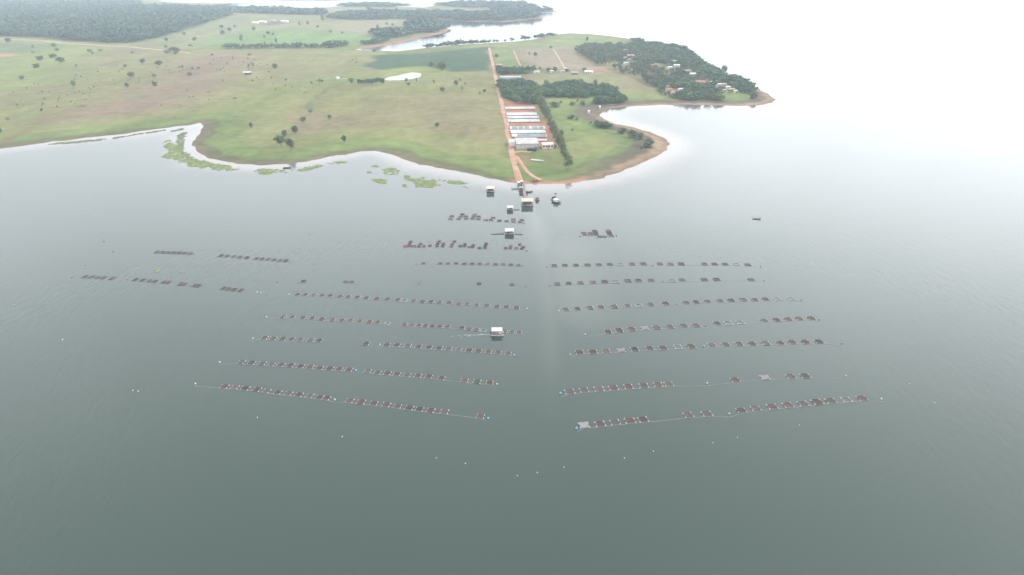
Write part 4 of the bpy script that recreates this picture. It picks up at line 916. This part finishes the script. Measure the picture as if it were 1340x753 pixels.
P = sea(666.6, 306); raft_house('floating_house', P, 9.5 * depth_of(P) / FPX, 3.6, 1.6, SHEETW, 'white roofed work raft with side walkways below the upper pen line', .04, gangs=((-2.6, .3, -8.6, -.2, .9), (2.6, -.5, 6.2, -1.2, .8)), roofrise=.7)
# service barge with roof and wake
P = sea(650.3, 437.6); s2 = depth_of(P) / FPX; W = 12.6 * s2; o = empty('service_barge', P, .02)
for s in (-1, 1):
    q = MB(); q.tube((-W / 2 - .5, s * 1.05, .16), (W / 2 + .3, s * 1.05, .16), .34, n=10); q.tube((W / 2 + .3, s * 1.05, .16), (W / 2 + .9, s * 1.05, .34), .34, .1, 10); q.build('pontoon', ALU, o)
q = MB(); q.box((0, 0, .55), (W + .7, 2.8, .12)); q.build('deck', DECK, o)
for i in (-1, 0, 1):
    for s in (-1, 1): q = MB(); q.tube((i * (W / 2 - .15), s * 1.25, .6), (i * (W / 2 - .15), s * 1.25, 1.95), .05); q.build('post', POST, o)
q = MB(); q.box((0, 0, 2.0), (W + .4, 2.7, .1)); q.box((0, 0, 2.08), (W * .6, .5, .08)); q.build('roof', SHEETW, o)
q = MB(); q.box((.3, .2, .95), (W * .55, 1.2, .7)); q.build('feed_bags', mat('feed_bag', (.45,.42,.36), (.30,.28,.25), 1.5, .9), o); q = MB(); q.box((W / 2 - .7, -.5, 1.05), (.6, .7, .9)); q.build('helm_console', WHITE, o)
q = MB(); q.box((-W / 2 - .45, 0, .75), (.4, .4, .6), 0, .8); q.tube((-W / 2 - .5, 0, .5), (-W / 2 - .5, 0, -.3), .08); q.build('outboard_motor', DARK, o)
tag(o, 'white roofed service barge motoring through a left hand cage row', 'barge')
FOAM = mat('wake_foam', (.24,.28,.27), (.15,.18,.175), .9, .6)
q = MB(); r = random.Random(3)
for i in range(70):
    t = r.random() ** 1.4; c = P + Vector((-W / 2 - .4 - t * 15, -.25 * t * 6 + r.gauss(0, .18 + .5 * t), 0)); s = r.uniform(.12, .42) * (1 - .55 * t); V = [(c.x, c.y, .03)]
    for k in range(6): V.append((c.x + s * 2.6 * math.cos(k * 1.047) * r.uniform(.6, 1.2), c.y + s * .7 * math.sin(k * 1.047) * r.uniform(.6, 1.2), .008))
    q.add(V, [(0, 1 + k, 1 + (k + 1) % 6) for k in range(6)])
tag(q.build('wake_foam', FOAM), 'thin white wake trailing left behind the service barge', 'foam', kind='stuff')
# pier from the landing to the big floating house
a = Vector((*sea(684.5, 240).xy, .9)); b = Vector((*sea(687.4, 262.5).xy, .7)); o = empty('pier', a); d = b - a; L = d.xy.length; rz = math.atan2(d.y, d.x)
q = MB(); q.box(((d.x) / 2, d.y / 2, -.1), (L, 1.7, .16), rz); q.build('walkway', DECK, o)
nv = Vector((-math.sin(rz), math.cos(rz), 0))
for i in range(9):
    for s in (-1, 1): p_ = d * (i / 8) + nv * s * .75; q = MB(); q.tube((p_.x, p_.y, -2.6), (p_.x, p_.y, .55), .1); q.build('pile', WOODM, o)
q = MB()
for s in (-1, 1): q.tube((nv.x * s * .75, nv.y * s * .75, .5), (d.x + nv.x * s * .75, d.y + nv.y * s * .75, .5), .04)
q.build('handrail', POST, o); tag(o, 'narrow wooden pier from the red road to the largest floating house', 'pier')
for x, y, w_, lab, rf in ((678.8, 243.6, 2.6, 'small white roofed landing hut left of the pier foot', WHITE), (682.6, 242.2, 2.4, 'small white roofed landing hut close beside the pier foot', TIN)):
    P = sea(x, y); raft_house('landing_hut', P, w_ * depth_of(P) / FPX, 1.9, 1.9, rf, lab, .05, 'hut', roofrise=.4, over=.2)
P = sea(681.5, 249.4); raft_house('feed_raft', P, 4.2 * depth_of(P) / FPX, 2.2, 1.5, GREYT, 'dark grey roofed feed raft left of the middle of the pier', .05, 'raft', roofrise=.3, over=.15)
rowboat('moored_boat', sea(675, 247.4), 4.6, .1, ALU, 'grey boat moored left of the pier beside the landing huts')
rowboat('moored_boat', sea(690.4, 252.2), 5.2, .12, mat('dark_hull', (.07,.08,.09), (.1,.11,.12)), 'dark boat moored right of the pier, nearer the pier')
rowboat('moored_boat', sea(694.2, 251.0), 4.2, .5, ALU, 'short grey boat touching the dark boat right of the pier')
rowboat('moored_boat', sea(685.4, 255.2), 4.6, .0, mat('brown_hull', (.16,.12,.09), (.12,.09,.07)), 'brown boat moored left of the pier just before the floating house')
P = sea(703, 262); raft_house('work_raft', P, 3.4 * depth_of(P) / FPX, 2.2, 1.1, mat('rust_roof', (.30,.21,.17), (.22,.16,.13), 1, .9), 'small rusty raft right beside the largest floating house', .1, 'raft', roofrise=.2, over=.1, walls=.5)
# boat with white cabin and dark load right of the pier
P = sea(728.2, 265.5); o = empty('cabin_boat', P, -.55); V, F = hull(5.6, 2.2, .8); mb = MB(); mb.add(V, F); mb.build('hull', mat('brown_grey_hull', (.22,.19,.17), (.16,.14,.13)), o)
q = MB(); q.box((-.4, 0, 1.35), (2.4, 1.6, 1.2), 0, .92); q.build('cabin', WHITE, o); q = MB(); q.box((-.4, 0, 2.02), (2.9, 1.95, .1)); q.build('roof', WHITE, o)
q = MB(); q.box((.82, 0, 1.5), (.06, 1.3, .5)); q.build('window', DARK, o); q = MB(); q.box((-3.0, 0, .9), (.35, .4, .6)); q.build('outboard_motor', DARK, o)
tag(o, 'brown boat with white cabin lying right of the pier', 'boat')
P = sea(725.6, 261.6); o = empty('work_raft', P, .3); q = MB(); q.box((0, 0, .3), (3.4, 3.0, .3)); q.build('deck', DECK, o); q = MB(); q.box((-.3, .3, 1.1), (1.8, 1.5, 1.4), .2, .85); q.build('covered_load', DARK, o); q = MB(); q.tube((.9, .9, .4), (.9, .9, 3.4), .07); q.box((.9, .9, 3.2), (1.1, .7, .5)); q.build('mast', DARK, o)
tag(o, 'dark raft with mast and covered load behind the white cabin boat', 'raft')
rowboat('drifting_boat', sea(989.5, 286.6), 4.0, 2.9, mat('yellow_hull', (.50,.49,.27), (.42,.41,.22), 1, .5), 'small yellow boat alone on the open water at right')
rowboat('drifting_boat', sea(376, 220.4), 5.2, .1, mat('maroon_hull', (.10,.06,.06), (.08,.05,.05)), 'dark boat lying close to the shore below the tree trio', motor=False)

# ------------------------------------------------------------------ fish cages
def unit_cage(cover, pale=False, floats=True, bare=False, S=1.0):
    """square floating cage 1 m wide, scaled per copy; long sides along x and y"""
    o = empty('fish_cage'); fm = MB(); h = .5 * S
    for z, r_ in ((.09, .024), (.24, .016)):
        c_ = [(-h, -h, z), (h, -h, z), (h, h, z), (-h, h, z)]
        for i in range(4): fm.tube(c_[i], c_[(i + 1) % 4], r_, n=5)
    for x, y in ((-h, -h), (h, -h), (h, h), (-h, h)): fm.tube((x, y, .03), (x, y, .26), .018, n=5)
    if bare: fm.box((0, -h, .12), (1.02, .08, .1))
    fm.build('frame', FRAME if not bare else FRAMEB, o)
    if not bare:
        V = []; F = []; N = 6
        for j in range(N + 1):
            for i in range(N + 1):
                u, v = i / N - .5, j / N - .5; V.append((u * .96, v * .96, .25 if cover is COV['pale'] else .215 - .09 * math.cos(u * 3.1) * math.cos(v * 3.1)))
        F = [(j * (N + 1) + i, j * (N + 1) + i + 1, (j + 1) * (N + 1) + i + 1, (j + 1) * (N + 1) + i) for j in range(N) for i in range(N)]
        q = MB(); q.add(V, F)
        ring_ = [(-.48, -.48), (.48, -.48), (.48, .48), (-.48, .48)]
        for i in range(4):
            a_, b_ = ring_[i], ring_[(i + 1) % 4]; q.add([(*a_, -.05), (*b_, -.05), (*b_, .225), (*a_, .225)], [(0, 1, 2, 3)])
        q.build('net_cover', cover, o)
    else:
        q = MB(); ring_ = [(-.47, -.47), (.47, -.47), (.47, .47), (-.47, .47)]
        for i in range(4):
            a_, b_ = ring_[i], ring_[(i + 1) % 4]; q.add([(*a_, -.3), (*b_, -.3), (*b_, .07), (*a_, .07)], [(0, 1, 2, 3)])
        q.build('net_bag', NETD, o)
    if floats:
        for x, y in ((-1, -1), (1, -1), (1, 1), (-1, 1)):
            q = MB(); q.lathe([(.03, -.15), (.085, -.12), (.09, 0), (.085, .12), (.03, .15)], (0, 0, 0), 8, 'x'); f_ = q.build('float', FLOAT, o, (x * .52, y * .38, .10)); f_.rotation_euler.z = R(90)
    return o
FRAME = mat('cage_pipe', (.24,.215,.20), (.16,.14,.13), 3, .6); FRAMEB = mat('pale_cage_pipe', (.34,.34,.335), (.26,.26,.255), 3, .6)
NETD = mat('wet_net', (.07,.08,.075), (.05,.06,.055), 3, .7); FLOAT = mat('white_float', (.50,.50,.485), (.36,.355,.34), 6, .5)
COV = {k: mat(k + '_cage_cover', a_, b_, 2.2, .9, .1, 5, objvar=.12) for k, a_, b_ in (('brown', (.115,.080,.076), (.075,.058,.056)), ('rust', (.140,.088,.078), (.098,.068,.062)), ('dark', (.090,.078,.072), (.060,.055,.053)), ('dull', (.135,.118,.114), (.095,.086,.084)), ('pale', (.27,.26,.265), (.21,.205,.21)), ('olive', (.105,.12,.085), (.07,.085,.06)))}
def see_through(m, f):
    n = m.node_tree.nodes; l = m.node_tree.links; out = [x for x in n if x.type == 'OUTPUT_MATERIAL'][0]; tr_ = n.new('ShaderNodeBsdfTransparent'); ms = n.new('ShaderNodeMixShader'); ms.inputs[0].default_value = f
    l.new(n['Principled BSDF'].outputs[0], ms.inputs[1]); l.new(tr_.outputs[0], ms.inputs[2]); l.new(ms.outputs[0], out.inputs['Surface'])
for k in COV: see_through(COV[k], .30 if k != 'pale' else .2)
PROTO = {}
for k in COV:
    for fl in (True, False): PROTO[k, fl] = unit_cage(COV[k], floats=fl)
PROTO['bare', True] = unit_cage(None, bare=True); PROTO['bare', False] = unit_cage(None, bare=True, floats=False)
used = set()
LOOK = {'brown': 'brown netted', 'rust': 'reddish netted', 'dark': 'dark netted', 'dull': 'tan netted', 'pale': 'pale covered', 'olive': 'greenish covered', 'bare': 'open uncovered'}
def ordn(i): return f"{i}{'th' if 10 <= i % 100 <= 20 else {1: 'st', 2: 'nd', 3: 'rd'}.get(i % 10, 'th')}"
buoy_me = MB(); buoy_me.lathe([(.05, -.2), (.30, -.16), (.34, .12), (.34, .35), (.26, .52), (.1, .56)], n=12)
BU = {}
for k, c_ in (('blue', (.16,.34,.55)), ('white', (.72,.74,.74)), ('grey', (.22,.23,.24))): BU[k] = mat(k + '_buoy', c_ if k != 'white' else (.42,.44,.44), tuple(x * .8 for x in c_), 3, .45)
def buoy(P, k, label, group, s=1.0):
    me = BU.setdefault('me' + k, None)
    if me is None:
        o = buoy_me.build('buoy', BU[k]); BU['me' + k] = o.data; o.location = P
    else: o = link_obj('buoy', me, None, P)
    o.scale = (s, s, s); o.rotation_euler.z = random.random() * 6; tag(o, label, 'buoy', group); return o
rc = random.Random(11)
def row(name, ox, oy, sc_, cages, size, buoys=(), group='floating fish cages moored in rows', near=True, line=True, weights=(34, 22, 14, 22, 0, 2)):
    """cages: (x, y[, kind]) in a zoomed crop with origin ox, oy and scale sc_"""
    pts = [(ox + c[0] / sc_, oy + c[1] / sc_) for c in cages]; W = [sea(*p_) for p_ in pts]
    fit = np.polyfit([w_.x for w_ in W], [w_.y for w_ in W], 1) if len(W) > 2 else [0, 0]; ang = math.atan(fit[0])
    for i, (c, P) in enumerate(zip(cages, W)):
        k = c[2] if len(c) > 2 else rc.choices(('brown', 'rust', 'dark', 'dull', 'pale', 'olive'), weights)[0]
        key = (k, near); pr = PROTO[key]
        if key in used: o = copy_tree(pr)
        else: o = pr; used.add(key)
        s = size * rc.uniform(.94, 1.06); o.location = P; o.rotation_euler.z = ang + rc.uniform(-.07, .07); dp = 1.5 if size < 1.8 else 1.0; o.scale = (s, s * dp * rc.uniform(.95, 1.1), s * .42)
        tag(o, f'{LOOK[k]} fish cage, {ordn(i + 1)} from left in {name}', 'fish cage', group)
    for (bx, by, k, lab) in buoys:
        buoy(sea(ox + bx / sc_, oy + by / sc_), k, lab, 'drum buoys on the cage rows', .75 if k != 'blue' else 1.05)
    if line and len(W) > 2:
        allp = sorted(list(W) + [sea(ox + b_[0] / sc_, oy + b_[1] / sc_) for b_ in buoys], key=lambda v: v.x); m = MB()
        off = Vector((0, -size * .56, .05)); m.path([p_ + off for p_ in allp], .035, 4)
        tag(m.build('mooring_rope', ROPE), f'thin pale mooring rope along the front of {name}', 'rope', 'mooring ropes of the cage rows')
B, Pl = 'bare', 'pale'
z8 = (700, 330, 3.4359); zb = (710, 430, 2.913)
row('the nearest right hand row', *zb, [(158,370,Pl),(219,365,'brown'),(276,359,'dull'),(333,353,'rust'),(383,348,'brown'),(555,331,'dull'),(626,326,'dull'),(757,313,'brown'),(812,306,'dull'),(875,299,'rust'),(935,293,'rust'),(992,288,'dull'),(1046,281,'brown'),(1098,277,'olive'),(1158,273,B),(1217,267,'brown')], 2.5,
    [(129,383,'blue','blue drum buoy at the left end of the nearest right hand row'),(711,327,'white','white drum buoy in the middle of the nearest right hand row'),(1291,270,'white','white drum buoy past the right end of the nearest right hand row')], weights=(50, 20, 5, 25, 0, 0))
row('the second nearest right hand row', *zb, [(103,242,'dull'),(158,236,'dull'),(215,232,'dull'),(270,228,'rust'),(327,223,'rust'),(385,219,'dull'),(440,215,'rust'),(481,213,'dull'),(734,197,'rust'),(847,188,Pl),(946,184,'dull'),(1001,182,'dark')], 2.45,
    [(68,250,'blue','blue drum buoy at the left end of the second nearest right hand row'),(627,210,'white','white drum buoy in the gap of the second nearest right hand row'),(1156,182,'white','white drum buoy past the right end of the second nearest right hand row')])
row('the third nearest right hand row', *zb, [(141,92),(191,90),(242,87),(299,84,Pl),(351,80),(408,76),(459,75),(516,72,B),(566,69),(645,64,'dull'),(698,62),(748,60),(799,59),(850,57),(906,56),(952,53),(1001,52),(1053,51,'dark')], 2.4,
    [(106,101,'white','white drum buoy at the left end of the third nearest right hand row'),(614,70,'blue','blue drum buoy in the middle of the third nearest right hand row'),(1141,58,'grey','grey drum buoy past the right end of the third nearest right hand row')])
row('the fourth nearest right hand row', *z8, [(328,360),(378,353),(435,347),(493,343,Pl),(547,340),(607,337),(668,332),(725,331),(820,322),(868,320,B),(923,317,B),(1031,309),(1086,306),(1137,303),(1187,300,'dull'),(1241,298)], 2.4,
    [(226,372,'white','white drum buoy at the left end of the fourth nearest right hand row'),(766,332,'grey','grey drum buoy in the middle of the fourth nearest right hand row'),(1278,305,'grey','grey drum buoy at the right end of the fourth nearest right hand row')])
row('the fifth nearest right hand row', *z8, [(138,259,'dull'),(191,256),(246,252),(297,248),(356,246,'dull'),(416,241,'dull'),(466,241,B),(519,236,'dull'),(588,232,'dark'),(680,228),(724,226),(776,223),(832,220),(882,218),(936,215),(989,215),(1036,213,'dark'),(1090,213,B),(1152,212,B)], 2.35,
    [(107,266,'white','white drum buoy at the left end of the fifth nearest right hand row'),(637,235,'grey','grey drum buoy in the middle of the fifth nearest right hand row'),(1198,217,'grey','grey drum buoy at the right end of the fifth nearest right hand row')])
row('the second farthest right hand row', *z8, [(99,145),(152,142),(205,140),(261,137),(314,134),(364,135,B),(418,130),(466,129),(523,128,'olive'),(615,130,B),(662,126),(762,125),(817,124),(972,125)], 2.4,
    [(66,152,'grey','grey drum buoy at the left end of the second farthest right hand row'),(576,132,'grey','grey drum buoy in the middle of the second farthest right hand row'),(1030,129,'grey','grey drum buoy at the right end of the second farthest right hand row')], near=False)
row('the farthest right hand row', *z8, [(87,62),(135,61),(185,60),(237,59),(288,58),(336,56),(385,57,B),(437,55),(488,54),(562,54),(610,55),(658,54),(762,55),(808,55),(855,55),(906,56,B),(957,58)], 2.4,
    [(53,67,'grey','grey drum buoy at the left end of the farthest right hand row'),(530,60,'grey','grey drum buoy in the middle of the farthest right hand row'),(1015,65,'grey','grey drum buoy at the right end of the farthest right hand row')], near=False)
z6 = (230, 430, 2.9778); z7 = (330, 360, 3.6216); zl = (80, 310, 4.1875)
row('the nearest left hand row', *z6, [(190,227),(230,230),(271,234),(316,238),(354,244),(397,250),(440,254),(480,259),(522,263),(560,269,'dark'),(587,272),(678,282),(722,287),(772,292),(820,298,'rust'),(864,304),(910,310),(950,315),(993,320,'rust'),(1047,325),(1187,343,'rust')], 2.05,
    [(77,217,'white','white drum buoy past the left end of the nearest left hand row'),(620,279,'white','white drum buoy in the middle of the nearest left hand row'),(1217,353,'blue','blue drum buoy at the right end of the nearest left hand row')])
row('the second nearest left hand row', *z6, [(255,132),(295,135),(337,137),(372,141),(410,142),(447,144),(487,148),(523,151),(560,155),(600,157),(637,159),(675,161),(747,167),(786,173),(824,175),(862,179),(901,182),(944,185),(986,188),(1035,194),(1125,204),(1174,208),(1223,212)], 2.0,
    [(172,133,'white','white drum buoy past the left end of the second nearest left hand row'),(702,167,'blue','pale blue drum buoy in the middle of the second nearest left hand row'),(1252,219,'white','white drum buoy at the right end of the second nearest left hand row')])
row('the third left row, short part', *z7, [(58,299),(100,302),(145,303),(187,305),(228,307),(277,310),(318,311)], 2.0, [(5,303,'white','white drum buoy at the left end of the third nearest left hand row')])
row('the third left row, long part', *z7, [(540,326,'dark'),(637,332),(686,333),(737,336),(789,340),(838,344),(886,348),(931,351),(978,354),(1028,358),(1072,361),(1119,365),(1165,368),(1213,372)], 2.0,
    [(605,332,'white','white drum buoy near the left end of the long third left hand row'),(1242,383,'blue','blue drum buoy at the right end of the third nearest left hand row')])
row('the left hand row with the service barge', *z7, [(145,199),(190,200),(240,203),(285,205),(330,210),(380,213),(425,215),(465,216),(510,219),(555,223),(595,225),(640,230,B),(722,236),(757,239),(790,240),(822,242),(853,243),(888,245),(925,246),(993,251),(1028,257),(1062,261),(1095,264,B),(1195,269),(1230,271),(1265,273)], 1.85,
    [(68,200,'white','white drum buoy past the left end of the row with the service barge'),(1300,279,'grey','grey drum buoy at the right end of the row with the service barge')])
row('the long row behind the service barge', *z7, [(215,93),(253,94),(291,96),(332,97),(370,99),(416,102),(455,104),(498,106),(541,109),(590,113),(641,115),(690,118),(720,122,B),(765,124),(807,127),(847,128),(887,130),(934,131),(980,137),(1018,138),(1064,143),(1111,146),(1160,151),(1205,152),(1253,156)], 2.0,
    [(175,94,'white','white drum buoy at the left end of the long row behind the barge'),(1302,162,'white','white drum buoy at the right end of the long row behind the barge')])
row('the broken outer left row', *zl, [(130,219),(165,221),(200,223),(232,225),(280,228),(407,235),(447,238),(483,242),(513,245),(563,249),(587,251),(655,259),(675,261),(733,267),(752,269)], 1.75,
    [(58,222,'grey','grey drum buoy past the left end of the broken outer left row'),(362,232,'grey','grey drum buoy in the first gap of the broken outer left row'),(705,267,'grey','grey drum buoy in the last gap of the broken outer left row')], near=False, line=False)
row('the four after the broken outer left row', *zl, [(890,283),(918,287),(948,290),(984,294)], 1.7, [(1075,306,'white','left one of three small buoys right of the broken outer left row'),(1095,309,'white','middle one of three small buoys right of the broken outer left row'),(1126,315,'grey','right one of three small buoys right of the broken outer left row')], near=False, line=False)
row('the farthest short row at the left', *zl, [(525,84),(557,86),(588,87),(618,88),(648,89),(678,90),(708,92)], 1.75, [(728,97,'grey','grey drum buoy at the right end of the farthest short left row')], near=False, line=False)
row('the eleven cage row left of centre', *zl, [(876,104),(909,106),(945,109),(980,112),(1018,115),(1070,119),(1101,122),(1133,124),(1166,127),(1199,130),(1231,132)], 1.75, [(1252,139,'grey','grey drum buoy at the right end of the eleven cage row')], near=False, line=False)
row('the thin row above long left rows', *z7, [(243,30,'dark'),(443,33),(471,34),(790,42,B),(1075,42,'dark'),(1232,46,'brown')], 1.9, [(118,32,'grey','leftmost grey buoy of the thin broken row'),(220,36,'grey','second grey buoy of the thin broken row'),(1298,54,'grey','rightmost grey buoy of the thin broken row')], near=False, line=False)
zm = (515, 305, 7.444)
row('the twelve cage row nearest the floating houses', *zm, [(292,299),(453,299),(530,300),(608,300),(690,302),(765,303),(840,303),(915,304),(993,308),(1068,308),(1142,312),(1212,316)], 2.0, [(220,302,'grey','grey buoy at the left end of the twelve cage row'),(1255,322,'grey','grey buoy at the right end of the twelve cage row')], near=False)
# more fish cages: rectangular ones tied in blocks
for (k, fl), o in PROTO.items():
    if (k, fl) not in used:
        for ch in list(o.children): bpy.data.objects.remove(ch)
        bpy.data.objects.remove(o)
def pen_proto(cov):
    o = empty('rectangular_cage'); m = MB()
    for z in (.1,):
        c_ = [(-.5, -.5, z), (.5, -.5, z), (.5, .5, z), (-.5, .5, z)]
        for i in range(4): m.tube(c_[i], c_[(i + 1) % 4], .05, n=5)
    for x in (-.5, .5): m.tube((x, -.5, .1), (x, -.5, .35), .03, n=4); m.tube((x, .5, .1), (x, .5, .35), .03, n=4)
    m.build('frame', FRAME, o); q = MB(); q.box((0, 0, .09), (.95, .95, .14), 0, .94); q.build('net_cover', COV[cov], o); return o
PP = {k: pen_proto(k) for k in ('brown', 'dull', 'dark', 'rust', 'olive')}; pu = set()
def pens(name, ox, oy, sc_, lst, w_, d_, rz=0, tone=('brown', 'dull', 'dark')):
    lst = sorted(lst, key=lambda c: c[0])
    for i, c in enumerate(lst):
        k = c[2] if len(c) > 2 else rc.choice(tone); P = sea(ox + c[0] / sc_, oy + c[1] / sc_)
        if k in pu: o = copy_tree(PP[k])
        else: o = PP[k]; pu.add(k)
        ww = c[3] if len(c) > 3 else w_; o.location = P; o.scale = (ww, d_ * rc.uniform(.9, 1.1), .55); o.rotation_euler.z = rz + rc.uniform(-.05, .05)
        tag(o, f'{LOOK[k].split(" ")[0]} rectangular fish cage, {ordn(i + 1)} from the left in {name}', 'net pen', 'rectangular fish cages tied in blocks')
za = (575, 270, 11.167)
pens('the upper pen line', *za, [(160,190),(180,150),(280,188,'dull'),(310,158,'dull'),(335,122,'dark'),(385,150),(390,185,'olive'),(480,185,'olive'),(500,155,'olive'),(515,125),(570,153,'dark'),(570,190,'dull'),(680,205,'olive'),(755,205),(785,172),(875,215,'dark'),(980,222,'olive'),(1080,195,'dull'),(1080,232,'dull'),(1180,235,'rust'),(1205,205)], 2.5, 3.2)
buoy(sea(575 + 1242 / 11.167, 270 + 245 / 11.167), 'grey', 'grey buoy at the right end of the upper pen line', 'drum buoys on the cage rows')
pens('the lower pen line', *zm, [(112,132,'rust'),(148,130,'rust'),(155,108),(165,88,'dark'),(178,130),(205,130,'rust'),(245,132),(262,110),(293,132),(352,127,'dark'),(422,132),(428,110,'dark'),(443,86),(478,130,'dark'),(485,108),(562,132,'rust'),(572,110),(592,86),(650,130,'dark'),(688,130),(695,114),(735,138,'olive'),(768,137),(775,122,'dark'),(838,148),(888,145),(895,125,'dark'),(902,106),(1092,150),(1135,150,'dark'),(1142,130),(1195,150,'dull'),(1228,115,'dark'),(1248,155),(1262,140)], 1.9, 3.3)
buoy(sea(515 + 1298 / 7.444, 305 + 174 / 7.444), 'grey', 'grey buoy at the right end of the lower pen line', 'drum buoys on the cage rows')
zc = (740, 290, 16.75)
pens('the right hand pen block', *zc, [(395,255,'dull'),(425,295,'dull'),(545,260,'olive'),(550,295,'dull'),(640,210,'dark'),(655,250,'dark'),(668,290),(745,340,'olive'),(845,338,'olive'),(935,205,'dull'),(955,245,'dark'),(965,280,'dark'),(1000,322,'dull')], 2.8, 3.0)
buoy(sea(740 + 318 / 16.75, 290 + 326 / 16.75), 'grey', 'grey buoy left of the pen block right of the pier', 'drum buoys on the cage rows')
buoy(sea(740 + 1117 / 16.75, 290 + 308 / 16.75), 'grey', 'grey buoy right of the pen block right of the pier', 'drum buoys on the cage rows')
for k, o in PP.items():
    if k not in pu:
        for ch in list(o.children): bpy.data.objects.remove(ch)
        bpy.data.objects.remove(o)
# loose marker buoys over the lake
for x, y in ((677,623),(703,619),(738,612),(817,600),(855,591),(571,600),(609,607)): buoy(sea(x, y), 'white', 'small white marker buoy in the loose arc in front of the cage rows', 'loose white marker buoys', .42)
for x, y in ((933,580),(965,573),(1046,557)): buoy(sea(x, y), 'white', 'small white marker buoy below the nearest right hand row', 'loose white marker buoys', .42)
for x, y, lab, k in ((1223,528,'white marker buoy alone at far right below the cage rows','white'),(174,511.5,'left of two marker buoys alone in the lower left water','white'),(181,512.5,'right of two marker buoys alone in the lower left water','white'),(337,547,'white marker buoy below the nearest left hand row','white'),(448,572,'small white buoy below the middle of the nearest left hand row','white'),(19,400,'grey buoy near the left edge of the picture','grey'),
  (82,445,'pale buoy alone in the left water','white'),(235,356.5,'grey buoy beside the yellow weed clump','grey'),(405,307,'grey buoy alone in the middle of the water off the tree trio','grey'),(411,345,'grey buoy right of the eleven cage row','grey'),(148,329,'grey buoy left of the farthest short left row','grey'),(136,316,'grey buoy farthest out in the left water','grey'),(111,347,'grey buoy above the broken outer left row','grey'),(1190,503,'white marker buoy right of the second nearest right hand row','white')):
    buoy(sea(x, y), k, lab, None, .5 if k == 'white' else .75)
